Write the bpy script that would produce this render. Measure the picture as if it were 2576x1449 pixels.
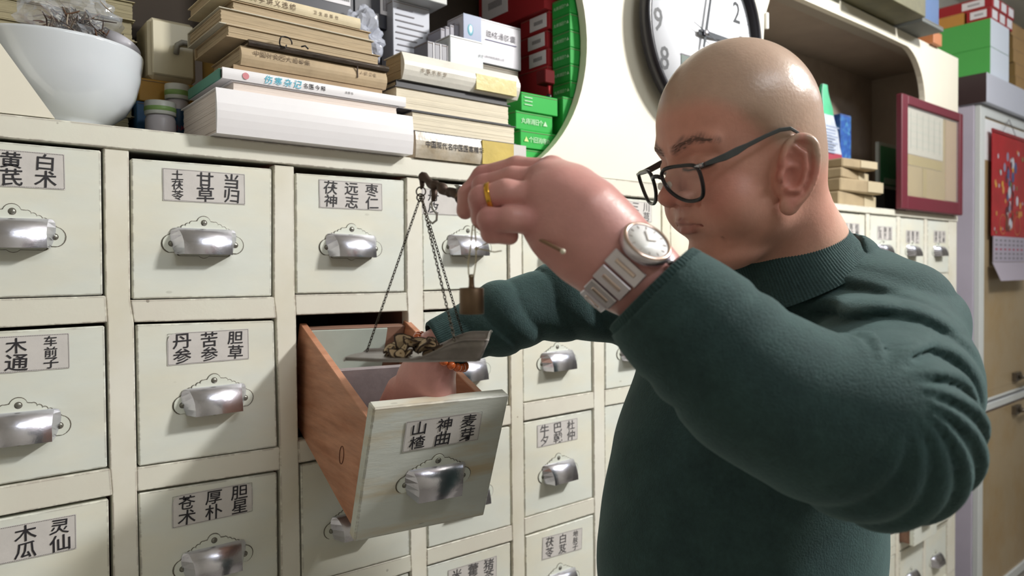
import bpy, bmesh, math, random
import numpy as np
from mathutils import Vector, Matrix
random.seed(7); rng = np.random.default_rng(7)
SC = bpy.context.scene; COL = SC.collection
for _o in list(bpy.data.objects): bpy.data.objects.remove(_o)

# ---------------------------------------------------------------- camera, world, lights, exposure
CP = np.array([0.0152, -1.1206, -0.1701])
YAW, PIT, ROL = 0.686, 0.0239, -0.0097
_f = np.array([math.sin(YAW)*math.cos(PIT), math.cos(YAW)*math.cos(PIT), -math.sin(PIT)])
_r = np.cross(_f, [0, 0, 1]); _r /= np.linalg.norm(_r); _u = np.cross(_r, _f)
CR = _r*math.cos(ROL)+_u*math.sin(ROL); CU = -_r*math.sin(ROL)+_u*math.cos(ROL); CF = _f
cam = bpy.data.cameras.new('camera'); camo = bpy.data.objects.new('camera', cam); COL.objects.link(camo)
cam.sensor_width = 36; cam.lens = 1800/2576*36; cam.clip_start = .02; cam.clip_end = 50
camo.matrix_world = Matrix(((CR[0], CU[0], -CF[0], CP[0]), (CR[1], CU[1], -CF[1], CP[1]), (CR[2], CU[2], -CF[2], CP[2]), (0, 0, 0, 1)))
SC.camera = camo
cam.dof.use_dof = True; cam.dof.focus_distance = 0.95; cam.dof.aperture_fstop = 5.5
W = bpy.data.worlds.new('world'); SC.world = W; W.use_nodes = True
W.node_tree.nodes['Background'].inputs[0].default_value = (.80, .88, 1, 1)
W.node_tree.nodes['Background'].inputs[1].default_value = .5
def area(name, loc, tgt, sx, sy, power, col):
    l = bpy.data.lights.new(name, 'AREA'); l.shape = 'RECTANGLE'; l.size = sx; l.size_y = sy; l.energy = power; l.color = col
    o = bpy.data.objects.new(name, l); COL.objects.link(o); o.location = loc
    o.rotation_euler = (Vector(tgt)-Vector(loc)).to_track_quat('-Z', 'Y').to_euler()
    return o
area('ceiling_lamp_key', (2.46, -1.73, 1.28), (.7, 0, -.3), .34, .16, 68, (1, .975, .94))
area('ceiling_lamp_near', (1.0, -2.35, 1.38), (.5, 0, -.3), 1.2, .3, 14, (.90, .95, 1))
area('ceiling_lamp_far', (4.3, -1.3, 1.35), (3.2, 0, -.4), 1.2, .4, 10, (.90, .95, 1))
SC.view_settings.view_transform = 'Standard'; SC.view_settings.look = 'None'
SC.view_settings.gamma = 1; SC.view_settings.use_curve_mapping = False
SC.view_settings.exposure = 0.20
try: SC.cycles.max_bounces = 8
except Exception: pass

# ---------------------------------------------------------------- helpers
def ray(px, py): return CF+CR*(px-1288)/1800-CU*(py-724.5)/1800
def onY(px, py, Y=0.):
    d = ray(px, py); return CP+d*(Y-CP[1])/d[1]
def at(px, py, dep): return CP+ray(px, py)*dep
def lin(c):
    if isinstance(c, str):
        c = [int(c[i:i+2], 16)/255 for i in (0, 2, 4)]
    return tuple((v/12.92 if v <= .04045 else ((v+.055)/1.055)**2.4) for v in c)+(1,)
MATS = {}
def mat(name, col, rough=.6, metal=0., var=.0, vscale=8, col2=None, mask=.5, mscale=6, stretch=(1, 1, 1), bump=0., bscale=60, spec=.5, coat=0., sss=0., alpha=1., trans=0., wear=None, vc=False, spots=None):
    if name in MATS: return MATS[name]
    m = bpy.data.materials.new(name); m.use_nodes = True; nt = m.node_tree; N = nt.nodes; L = nt.links
    b = N['Principled BSDF']; c = lin(col)
    b.inputs['Base Color'].default_value = c; b.inputs['Roughness'].default_value = rough; b.inputs['Metallic'].default_value = metal
    b.inputs['Specular IOR Level'].default_value = spec; b.inputs['Coat Weight'].default_value = coat
    if sss: b.inputs['Subsurface Weight'].default_value = sss; b.inputs['Subsurface Radius'].default_value = (1, .35, .2); b.inputs['Subsurface Scale'].default_value = .004
    b.inputs['Alpha'].default_value = alpha; b.inputs['Transmission Weight'].default_value = trans
    tc = N.new('ShaderNodeTexCoord'); mp = N.new('ShaderNodeMapping'); mp.inputs['Scale'].default_value = stretch
    geo = N.new('ShaderNodeNewGeometry'); L.new(geo.outputs['Position'], mp.inputs['Vector'])
    cur = None
    def mixc(a, bcol, fac):
        x = N.new('ShaderNodeMix'); x.data_type = 'RGBA'
        if hasattr(a, 'links'): L.new(a, x.inputs[6])
        else: x.inputs[6].default_value = a
        if hasattr(bcol, 'links'): L.new(bcol, x.inputs[7])
        else: x.inputs[7].default_value = bcol
        L.new(fac, x.inputs[0]); return x.outputs[2]
    def noise(scale, det=4, rough_=.6):
        n = N.new('ShaderNodeTexNoise'); n.inputs['Scale'].default_value = scale; n.inputs['Detail'].default_value = det; n.inputs['Roughness'].default_value = rough_
        L.new(mp.outputs[0], n.inputs['Vector']); return n.outputs['Fac']
    def ramp(fac, a, b_):
        r = N.new('ShaderNodeMapRange'); r.inputs[1].default_value = a; r.inputs[2].default_value = b_; L.new(fac, r.inputs[0]); return r.outputs[0]
    cur = c
    if vc:
        at_ = N.new('ShaderNodeAttribute'); at_.attribute_name = 'Col'; cur = at_.outputs['Color']; L.new(at_.outputs['Alpha'], b.inputs['Roughness'])
    if col2: cur = mixc(cur, lin(col2), ramp(noise(mscale), mask-.12, mask+.12))
    if var:
        n = noise(vscale, 6); dk = N.new('ShaderNodeMix'); dk.data_type = 'RGBA'; dk.blend_type = 'MULTIPLY'; dk.inputs[0].default_value = 1
        if hasattr(cur, 'links'): L.new(cur, dk.inputs[6])
        else: dk.inputs[6].default_value = cur
        g = N.new('ShaderNodeMapRange'); g.inputs[1].default_value = .25; g.inputs[2].default_value = .75; g.inputs[3].default_value = 1-var; g.inputs[4].default_value = 1+var*.4
        L.new(n, g.inputs[0]); cb = N.new('ShaderNodeCombineColor')
        for i in range(3): L.new(g.outputs[0], cb.inputs[i])
        L.new(cb.outputs[0], dk.inputs[7]); cur = dk.outputs[2]
    if spots:
        v = N.new('ShaderNodeTexVoronoi'); v.inputs['Scale'].default_value = spots[0]; L.new(mp.outputs[0], v.inputs['Vector'])
        r = ramp(v.outputs['Distance'], spots[1]*1.5, spots[1]); 
        mm = N.new('ShaderNodeMath'); mm.operation = 'MULTIPLY'; L.new(r, mm.inputs[0]); L.new(ramp(noise(7), .48, .62), mm.inputs[1])
        cur = mixc(cur, lin(spots[2]), mm.outputs[0])
    if wear:
        bv = N.new('ShaderNodeBevel'); bv.samples = 4; bv.inputs['Radius'].default_value = wear[1]
        dt = N.new('ShaderNodeVectorMath'); dt.operation = 'DOT_PRODUCT'; L.new(bv.outputs[0], dt.inputs[0]); L.new(geo.outputs['Normal'], dt.inputs[1])
        a_ = ramp(dt.outputs['Value'], .98, .86)
        mm = N.new('ShaderNodeMath'); mm.operation = 'MULTIPLY'; L.new(a_, mm.inputs[0])
        L.new(ramp(noise(45, 3, .7), wear[2], wear[2]+.12), mm.inputs[1]); cur = mixc(cur, lin(wear[0]), mm.outputs[0])
    if hasattr(cur, 'links'): L.new(cur, b.inputs['Base Color'])
    if bump:
        bn = N.new('ShaderNodeBump'); bn.inputs['Strength'].default_value = bump; bn.inputs['Distance'].default_value = .002
        L.new(noise(bscale, 4), bn.inputs['Height']); L.new(bn.outputs[0], b.inputs['Normal'])
    MATS[name] = m; return m

WPOS = {}
def wp(o): return WPOS.get(o.name, np.zeros(3)) if o is not None else np.zeros(3)
def empty(name, loc, parent=None):
    o = bpy.data.objects.new(name, None); COL.objects.link(o); o.empty_display_size = .02
    loc = np.array(loc, float); o.location = loc-wp(parent); o.parent = parent; WPOS[o.name] = loc; return o
def tag(o, label=None, cat=None, group=None, kind=None):
    if label: o['label'] = label
    if cat: o['category'] = cat
    if group: o['group'] = group
    if kind: o['kind'] = kind
    return o
def thing(name, loc, label, cat, group=None): return tag(empty(name, loc), label, cat, group)
class G:
    """collects geometry in world (or local) coordinates"""
    def __init__(s): s.v = []; s.f = []; s.m = []; s.sm = []
    def add(s, vs, fs, mi=0, smooth=False):
        n = len(s.v); s.v += [tuple(float(c) for c in v) for v in vs]
        for f in fs: s.f.append(tuple(i+n for i in f)); s.m.append(mi); s.sm.append(smooth)
        return s
    def hexa(s, p, mi=0):   # 8 pts: front(y small) TL,TR,BR,BL, back TL,TR,BR,BL
        return s.add(p, [(0, 3, 2, 1), (4, 5, 6, 7), (0, 1, 5, 4), (3, 7, 6, 2), (0, 4, 7, 3), (1, 2, 6, 5)], mi)
    def box(s, x0, x1, y0, y1, z0, z1, mi=0):
        return s.hexa([(x0, y0, z1), (x1, y0, z1), (x1, y0, z0), (x0, y0, z0), (x0, y1, z1), (x1, y1, z1), (x1, y1, z0), (x0, y1, z0)], mi)
    def obox(s, c, ax, hs, mi=0):  # oriented box: centre, 3 axes, half sizes
        c = np.array(c); ax = [np.array(a, float)/np.linalg.norm(a) for a in ax]
        P = lambda i, j, k: c+ax[0]*hs[0]*i+ax[1]*hs[1]*j+ax[2]*hs[2]*k
        return s.hexa([P(-1, -1, 1), P(1, -1, 1), P(1, -1, -1), P(-1, -1, -1), P(-1, 1, 1), P(1, 1, 1), P(1, 1, -1), P(-1, 1, -1)], mi)
    def prism(s, poly, y0, y1, mi=0):  # polygon of (x,z), clockwise seen from -y
        n = len(poly)
        vs = [(x, y0, z) for x, z in poly]+[(x, y1, z) for x, z in poly]
        fs = [tuple(range(n))[::-1], tuple(range(n, 2*n))]+[(i, (i+1) % n, (i+1) % n+n, i+n) for i in range(n)]
        return s.add(vs, fs, mi)
    def tube(s, pts, r, n=8, mi=0, cap=True, closed=False, flat=1.):
        P = [np.array(p, float) for p in pts]; m = len(P); rs = r if hasattr(r, '__len__') else [r]*m
        vs = []; prev = None
        for i in range(m):
            a = P[(i-1) % m] if (closed or i > 0) else P[i]; b = P[(i+1) % m] if (closed or i < m-1) else P[i]
            t = b-a; t = t/(np.linalg.norm(t)+1e-12)
            if prev is None:
                q = np.array([0, 0, 1.]) if abs(t[2]) < .9 else np.array([1., 0, 0]); e1 = np.cross(t, q)
            else: e1 = prev-t*(prev@t)
            e1 /= np.linalg.norm(e1)+1e-12; e2 = np.cross(t, e1); prev = e1
            for k in range(n):
                an = 2*math.pi*k/n; vs.append(P[i]+rs[i]*(e1*math.cos(an)+e2*math.sin(an)*flat))
        fs = []
        for i in range(m if closed else m-1):
            for k in range(n):
                a = i*n+k; b = i*n+(k+1) % n; c = ((i+1) % m)*n+(k+1) % n; d = ((i+1) % m)*n+k; fs.append((a, b, c, d))
        s.add(vs, fs, mi, True)
        if cap and not closed:
            s.add(vs[:n], [tuple(range(n))[::-1]], mi); s.add(vs[-n:], [tuple(range(n))], mi)
        return s
    def lathe(s, prof, c, ax=(0, 0, 1), n=32, mi=0, smooth=True, sx=1., sy=1.):  # prof: (r,h)
        ax = np.array(ax, float); ax /= np.linalg.norm(ax); q = np.array([0, 0, 1.]) if abs(ax[2]) < .9 else np.array([1., 0, 0])
        e1 = np.cross(q, ax); e1 /= np.linalg.norm(e1); e2 = np.cross(ax, e1); c = np.array(c, float); vs = []
        for r, h in prof:
            for k in range(n):
                an = 2*math.pi*k/n; vs.append(c+ax*h+r*(e1*math.cos(an)*sx+e2*math.sin(an)*sy))
        fs = [(i*n+k, i*n+(k+1) % n, (i+1)*n+(k+1) % n, (i+1)*n+k) for i in range(len(prof)-1) for k in range(n)]
        s.add(vs, fs, mi, smooth); return s
    def disc(s, c, ax, r, n=32, mi=0, sx=1.):
        ax = np.array(ax, float); ax /= np.linalg.norm(ax); q = np.array([0, 0, 1.]) if abs(ax[2]) < .9 else np.array([1., 0, 0])
        e1 = np.cross(q, ax); e1 /= np.linalg.norm(e1); e2 = np.cross(ax, e1); c = np.array(c, float)
        s.add([c+r*(e1*math.cos(2*math.pi*k/n)*sx+e2*math.sin(2*math.pi*k/n)) for k in range(n)], [tuple(range(n))], mi); return s
    def ball(s, c, r, n=12, mi=0, sq=(1, 1, 1)):
        c = np.array(c, float); pr = []
        vs = []; m = n//2
        for i in range(m+1):
            th = math.pi*i/m
            for k in range(n):
                ph = 2*math.pi*k/n; vs.append(c+r*np.array([math.sin(th)*math.cos(ph)*sq[0], math.sin(th)*math.sin(ph)*sq[1], math.cos(th)*sq[2]]))
        s.add(vs, [(i*n+k, (i+1)*n+k, (i+1)*n+(k+1) % n, i*n+(k+1) % n) for i in range(m) for k in range(n)], mi, True); return s
    def mesh(s, name, mats, off=(0, 0, 0), bevel=0.):
        me = bpy.data.meshes.new(name); o = np.array(off)
        me.from_pydata([tuple(np.array(v)-o) for v in s.v], [], s.f)
        for m in (mats if isinstance(mats, (list, tuple)) else [mats]): me.materials.append(m)
        me.polygons.foreach_set('material_index', s.m); me.polygons.foreach_set('use_smooth', s.sm)
        bm = bmesh.new(); bm.from_mesh(me)
        bmesh.ops.remove_doubles(bm, verts=bm.verts, dist=1e-6)
        if len(bm.faces) < 20000: bmesh.ops.recalc_face_normals(bm, faces=bm.faces)
        if bevel:
            es = [e for e in bm.edges if len(e.link_faces) == 2 and e.calc_face_angle(0) > .5]
            bmesh.ops.bevel(bm, geom=es, offset=bevel, segments=1, affect='EDGES', profile=.5)
        bm.to_mesh(me); bm.free(); me.update(); return me
    def build(s, name, mats, parent=None, bevel=0., loc=None):
        w = wp(parent) if loc is None else np.array(loc, float)
        me = s.mesh(name, mats, w, bevel); o = bpy.data.objects.new(name, me); COL.objects.link(o)
        o.parent = parent; o.location = w-wp(parent); WPOS[o.name] = w; return o
def inst(name, me, parent, loc, rot=None, scale=None):
    """object on shared mesh data, loc in parent's local space"""
    o = bpy.data.objects.new(name, me); COL.objects.link(o); o.parent = parent; o.location = loc
    if rot is not None: o.rotation_euler = rot
    if scale is not None: o.scale = scale
    return o
def top(o, label, cat, group=None): return tag(o, label, cat, group)

# text: glyph outlines from Blender's own built-in font
GL = {}
def glyph(ch):
    if ch in GL: return GL[ch]
    c = bpy.data.curves.new('g', 'FONT'); c.body = ch; c.resolution_u = 2; c.size = 1; c.offset = .008
    o = bpy.data.objects.new('g', c); COL.objects.link(o); bpy.context.view_layer.update()
    me = bpy.data.meshes.new_from_object(o.evaluated_get(bpy.context.evaluated_depsgraph_get()))
    v = np.array([tuple(x.co) for x in me.vertices]).reshape(-1, 3)[:, :2]; f = [tuple(p.vertices) for p in me.polygons]
    bpy.data.objects.remove(o); bpy.data.curves.remove(c); bpy.data.meshes.remove(me)
    GL[ch] = (v, f); return GL[ch]
def put_text(g, txt, o, ex, ez, size, adv=1., thick=.0002, nrm=None, jit=0., center=False, sx=1., mi=0, norm=True, slant=0.):
    """txt along ex from o (left-middle), glyph boxes 'size' high"""
    o = np.array(o, float); ex = np.array(ex, float); ez = np.array(ez, float)
    nrm = np.cross(ex, ez) if nrm is None else np.array(nrm, float)
    n = len(txt); x = -n*adv*size/2 if center else 0.
    for ch in txt:
        if ch != ' ':
            v, f = glyph(ch)
            if len(v):
                lo, hi = v.min(0), v.max(0); w = v-(lo+hi)/2
                s = 1/max((hi-lo).max(), .3) if ord(ch) > 0x2000 and norm else 1.35
                w = w*s*size*np.array([sx, 1.])
                if slant: w[:, 0] += w[:, 1]*slant
                if jit:
                    a = random.uniform(-jit, jit)*.5; k = 1+random.uniform(-jit, jit)*.6; w = w*k
                    w = w@np.array([[math.cos(a), math.sin(a)], [-math.sin(a), math.cos(a)]])
                w = w+np.array([x+adv*size/2, 0]); g.add([o+ex*a_+ez*b_+nrm*thick for a_, b_ in w], f, mi)
        x += adv*size

# ---------------------------------------------------------------- materials
M_cream = mat('cream_paint', 'EDEBE0', .42, var=.10, vscale=5, col2='E4DFCC', mask=.55, mscale=4, wear=('6E4A42', .0032, .42), bump=.12, bscale=25, spots=(22, .035, 'A89C86'))
M_rail = mat('rail_paint', 'E9E5D8', .42, var=.12, vscale=5, col2='E3E3D6', mask=.5, mscale=5, wear=('5B3A33', .0040, .40), bump=.2, bscale=30, spots=(26, .05, '6F6659'))
M_drw = mat('drawer_paint', 'E3E7DF', .38, var=.10, vscale=6, col2='E8E6D6', mask=.52, mscale=5, stretch=(.7, 1, 1.6), wear=('55403A', .0036, .42), bump=.2, bscale=22, spots=(18, .045, '8E8A7C'))
M_panel = mat('panel_paint', 'EDE8D8', .45, var=.05, vscale=3, bump=.06, bscale=20)
M_dark = mat('dark_interior', '574A44', .8, var=.3, vscale=8)
M_wood = mat('raw_wood', 'CB9375', .6, var=.28, vscale=9, col2='B57A5A', mask=.55, mscale=6, stretch=(1.2, 1.2, 9), bump=.3, bscale=30)
M_woodd = mat('aged_wood', '8C6A58', .7, var=.3, vscale=10, stretch=(1, 4, 4), bump=.3, bscale=30)
M_redw = mat('red_brown_wood', '9A6A5C', .6, var=.25, vscale=12)
M_paper = mat('label_paper', 'D4D0CD', .7, var=.10, vscale=30, bump=.15, bscale=60)
M_ink = mat('black_ink', '26242A', .6)
M_chrome = mat('chrome', 'DCDCE8', .27, 1., var=.18, vscale=40, bump=.15, bscale=90)
M_screw = mat('screw_steel', '8F9088', .4, .8)
M_black = mat('black_plastic', '17161A', .35)
M_white = mat('white_paper', 'F2F1EF', .5)
M_page = mat('book_pages', 'E9DFC9', .75, var=.16, vscale=30, stretch=(1, 1, 30), bump=.2, bscale=40)
M_pageo = mat('old_book_pages', 'C3AF90', .8, var=.28, vscale=24, stretch=(1, 1, 30), bump=.3, bscale=40)
M_pagep = mat('pale_book_pages', 'E6D9D0', .75, var=.12, vscale=26, stretch=(1, 1, 30), bump=.2, bscale=40)
M_redbox = mat('red_carton', 'A22A30', .6, spec=.25, var=.08, vscale=5)
M_greenbox = mat('green_carton', '2C9E44', .6, spec=.25, var=.05, vscale=5)
M_wlab = mat('white_label', 'E4E2E8', .5)
M_greyt = mat('grey_print', '77747C', .6)
# ---------------------------------------------------------------- room shell
M_wall = mat('wall_plaster', 'DDDAD0', .8, var=.06); M_floor = mat('floor_tiles', '8F8A82', .4, var=.15)
def shell(name, b, m): o = G().box(*b).build(name, m); tag(o, kind='structure'); return o
shell('floor', (-2.2, 6, -3.2, .6, -1.75, -1.69), M_floor)
shell('ceiling', (-2.2, 6, -3.2, .6, 1.45, 1.51), M_wall)
shell('wall_back', (-2.2, 6, .56, .62, -1.69, 1.45), M_wall)
shell('wall_left', (-2.26, -2.2, -3.2, .62, -1.69, 1.45), M_wall)
shell('wall_right', (6, 6.06, -3.2, .62, -1.69, 1.45), M_wall)
shell('wall_front', (-2.2, 6, -3.26, -3.2, -1.69, 1.45), M_wall)

# ---------------------------------------------------------------- drawer cabinets
CO = {(0,1,0,0):(.2086,.0045),(0,1,0,1):(.2068,-.199),(1,0,0,0):(.2397,-.0013),(1,1,0,0):(.4468,.0004),(1,0,0,1):(.2373,-.2061),(1,1,0,1):(.4428,-.2078),(0,1,1,0):(.208,-.2359),(0,1,1,1):(.2073,-.4396),(1,0,1,0):(.2413,-.2377),(1,1,1,0):(.446,-.2422),(1,0,1,1):(.2407,-.4446),(1,1,1,1):(.4482,-.4492),(1,0,2,0):(.2405,-.4787),(1,1,2,0):(.4485,-.4858),(0,1,2,0):(.2092,-.4773),(2,0,0,0):(.4795,-.0035),(2,1,0,0):(.6893,-.001),(2,0,0,1):(.4775,-.2054),(2,1,0,1):(.6873,-.2074),(2,0,1,0):(.4789,-.2387),(2,1,1,0):(.6885,-.2413),(2,0,2,0):(.4794,-.4804),(2,1,2,1):(.6875,-.6865),(3,1,2,0):(.927,-.4817),(3,1,2,1):(.9271,-.6881),(3,0,2,1):(.7226,-.6849),(3,0,3,0):(.7221,-.7153),(3,1,3,0):(.9278,-.7195),(0,0,0,0):(0,.005),(0,0,0,1):(0,-.2),(0,0,1,0):(0,-.237),(0,0,1,1):(0,-.441),(0,0,2,0):(0,-.478)}
LX = [0, .2403, .479, .7218, .960, 1.2015]; RXc = [.2078, .447, .6885, .9272, 1.1665, 1.408]
TOPZ = [-.001, -.2405, -.4793, -.7165, -.955, -1.194]; BOTZ = [-.2065, -.4435, -.682, -.922, -1.161, -1.40]
LX2 = [2.517+.2425*k for k in range(-4, 3)]; RX2 = [x+.2135 for x in LX2]
TZ2 = [.013, -.2265, -.466, -.706, -.97, -1.215]; BZ2 = [-.196, -.436, -.676, -.916, -1.185, -1.425]
def corner(c, s, r, t, L, Rr, T, B, co):
    return co.get((c, s, r, t), ((L, Rr)[s][c], (T, B)[t][r]))
# shared cup-pull and plate meshes (origin at the screw line, y=0 on the drawer face)
def plate_outline(k=1.):
    P = []
    def arc(cx, cz, r, a0, a1, n): P.extend([(cx+r*math.cos(math.radians(a0+(a1-a0)*i/n)), cz+r*math.sin(math.radians(a0+(a1-a0)*i/n))) for i in range(n+1)])
    arc(-.044, -.003, .0135, 250, 105, 8)
    for i in range(5):   # scallops up to the lobe
        t0 = i/5; cx = -.043+.030*(t0+.1); cz = .0125+.0155*(t0+.1); arc(cx, cz, .0042, 190, 70, 4)
    arc(0, .0285, .0100, 165, 15, 8)
    for i in range(5):
        t0 = 1-i/5; cx = .043-.030*(t0-.1); cz = .0125+.0155*(t0-.1); arc(cx, cz, .0042, 110, -10, 4)
    arc(.044, -.003, .0135, 75, -70, 8)
    arc(.033, -.0165, .004, 20, -90, 3); arc(0, -.014, .0095, -40, -140, 4); arc(-.033, -.0165, .004, 270, 160, 3)
    return [(x*k, z*k) for x, z in P]
def plate_mesh():
    g = G(); g.prism(plate_outline(1.03), -.0005, .0002, 1); g.prism(plate_outline(), -.0018, -.0004, 0); return g.mesh('handle_plate', [M_plate, M_grime], bevel=0)
M_grime = mat('dark_grime', '6B665C', .7); M_plate = mat('painted_plate', 'DFE3D8', .3, var=.06, wear=('54504A', .0015, .5))
def cup_mesh():
    prof = [(-.0018, .0205), (-.007, .0195), (-.013, .0155), (-.019, .009), (-.0235, 0), (-.0262, -.009), (-.0268, -.0185)]
    g = G(); vs = []; n = len(prof)
    for i, (y, z) in enumerate(prof):
        t = i/(n-1); hw = .0405-.0065*min(1, t*1.6)
        vs += [(-hw, y, z), (hw, y, z)]
    fs = [(2*i, 2*i+1, 2*i+3, 2*i+2) for i in range(n-1)]
    g.add(vs, fs, 0, True)
    for s in (0, 1):     # flared end cheeks meeting the plate
        sg = -1 if s == 0 else 1; cv = [vs[2*i+s] for i in range(n)]
        pl = [(sg*(.0405+.007*math.sin(math.pi*min(1, i/(n-1)))), -.0018, z) for i, (y, z) in enumerate(prof)]
        g.add(cv+pl, [(i, i+1, n+i+1, n+i) for i in range(n-1)], 0, False)
    me = g.mesh('cup_pull', M_chrome); return me
def screw_mesh(m):
    g = G(); g.lathe([(0, -.0032), (.0028, -.0030), (.0036, -.0022), (.0038, -.0015), (.0038, 0)], (0, 0, 0), (0, 1, 0), 14)
    g.box(-.0033, .0033, -.0034, -.0029, -.0005, .0005, 1); g.lathe([(.0046, -.0019), (.0046, 0)], (0, 0, 0), (0, 1, 0), 14, 1); g.disc((0, -.00195, 0), (0, 1, 0), .0046, 14, 1)
    return g.mesh('screw', [m, M_grime])
ME_PLATE, ME_CUP, ME_SCREW = plate_mesh(), cup_mesh(), screw_mesh(M_screw)
def fittings(dr, x, z, rot=0.):
    c, s = math.cos(rot), math.sin(rot)
    inst('handle_plate', ME_PLATE, dr, (x, 0, z), (0, -rot, 0)); q = inst('cup_pull', ME_CUP, dr, (x, 0, z), (0, -rot, 0)); q['label'] = 'chrome cup pull'
    for dx, dz in ((-.0455, -.003), (.0455, -.003), (0, .029)):
        inst('screw', ME_SCREW, dr, (x+dx*c-dz*s, 0, z+dx*s+dz*c), (0, random.uniform(0, 3), 0))
M_ink2 = mat('faint_ink', '5A585A', .7)
def label(dr, x, z, cols, rot=0., w=.118, h=.0475, ink=None, colx=None, dog=None, blank=False):
    """paper name card with columns of brush characters, in drawer-local space"""
    c, s = math.cos(rot), math.sin(rot); ex = np.array([c, 0, s]); ez = np.array([-s, 0, c]); o = np.array([x, 0, z]); nr = np.array([0, -1., 0])
    g = G(); nx, nz = 9, 4; vs = []
    for j in range(nz+1):
        for i in range(nx+1):
            u_, v_ = (i/nx-.5)*w, (j/nz-.5)*h
            lift = .0006+.0003*abs(math.sin(i*1.7+j*2.1+x*40))
            if dog and (i in (0, nx)) and (j in (0, nz)) and (i, j) in dog: u_ *= .94; v_ *= .86; lift = .0022
            vs.append(o+ex*u_+ez*v_+nr*lift)
    g.add(vs, [(j*(nx+1)+i, j*(nx+1)+i+1, (j+1)*(nx+1)+i+1, (j+1)*(nx+1)+i) for j in range(nz) for i in range(nx)], 0, True)
    def dots(a, b, n):   # printed dotted border
        for i in range(n):
            t = (i+.2)/n; p = a+(b-a)*t; d = (b-a)/n*.55; k = np.cross(d/np.linalg.norm(d), nr)*.00035
            g.add([p-k, p+d-k, p+d+k, p+k], [(0, 1, 2, 3)], 1)
    e = .0012; P = lambda a, b: o+ex*a*(w/2-e)+ez*b*(h/2-e)+nr*.0011
    for a, b, n in ((P(-1, 1), P(1, 1), 62), (P(-1, -1), P(1, -1), 62), (P(-1, 1), P(-1, -1), 26), (P(1, 1), P(1, -1), 26)): dots(a, b, n)
    q = g.mesh('name_card', [M_paper, M_ink2]); inst('name_card', q, dr, (0, 0, 0))
    if not cols: return
    t = G(); n = len(cols)
    for i, col in enumerate(cols):
        cx = (colx[i] if colx else (i-1)*.0385); m = len(col); sz = .0215 if m == 2 else .0150
        for k, ch in enumerate(col):
            zz = ((m-1)/2-k)*(h*.92/m); p = o+ex*(cx-sz*.5*1.12)+ez*zz+nr*.0012
            put_text(t, ch, p, ex, ez, sz*(1 if m < 3 else .95), adv=1.12, nrm=nr, jit=.10, sx=1.12, slant=.04)
    inst('lettering', t.mesh('lettering', ink or M_ink), dr, (0, 0, 0))
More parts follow.
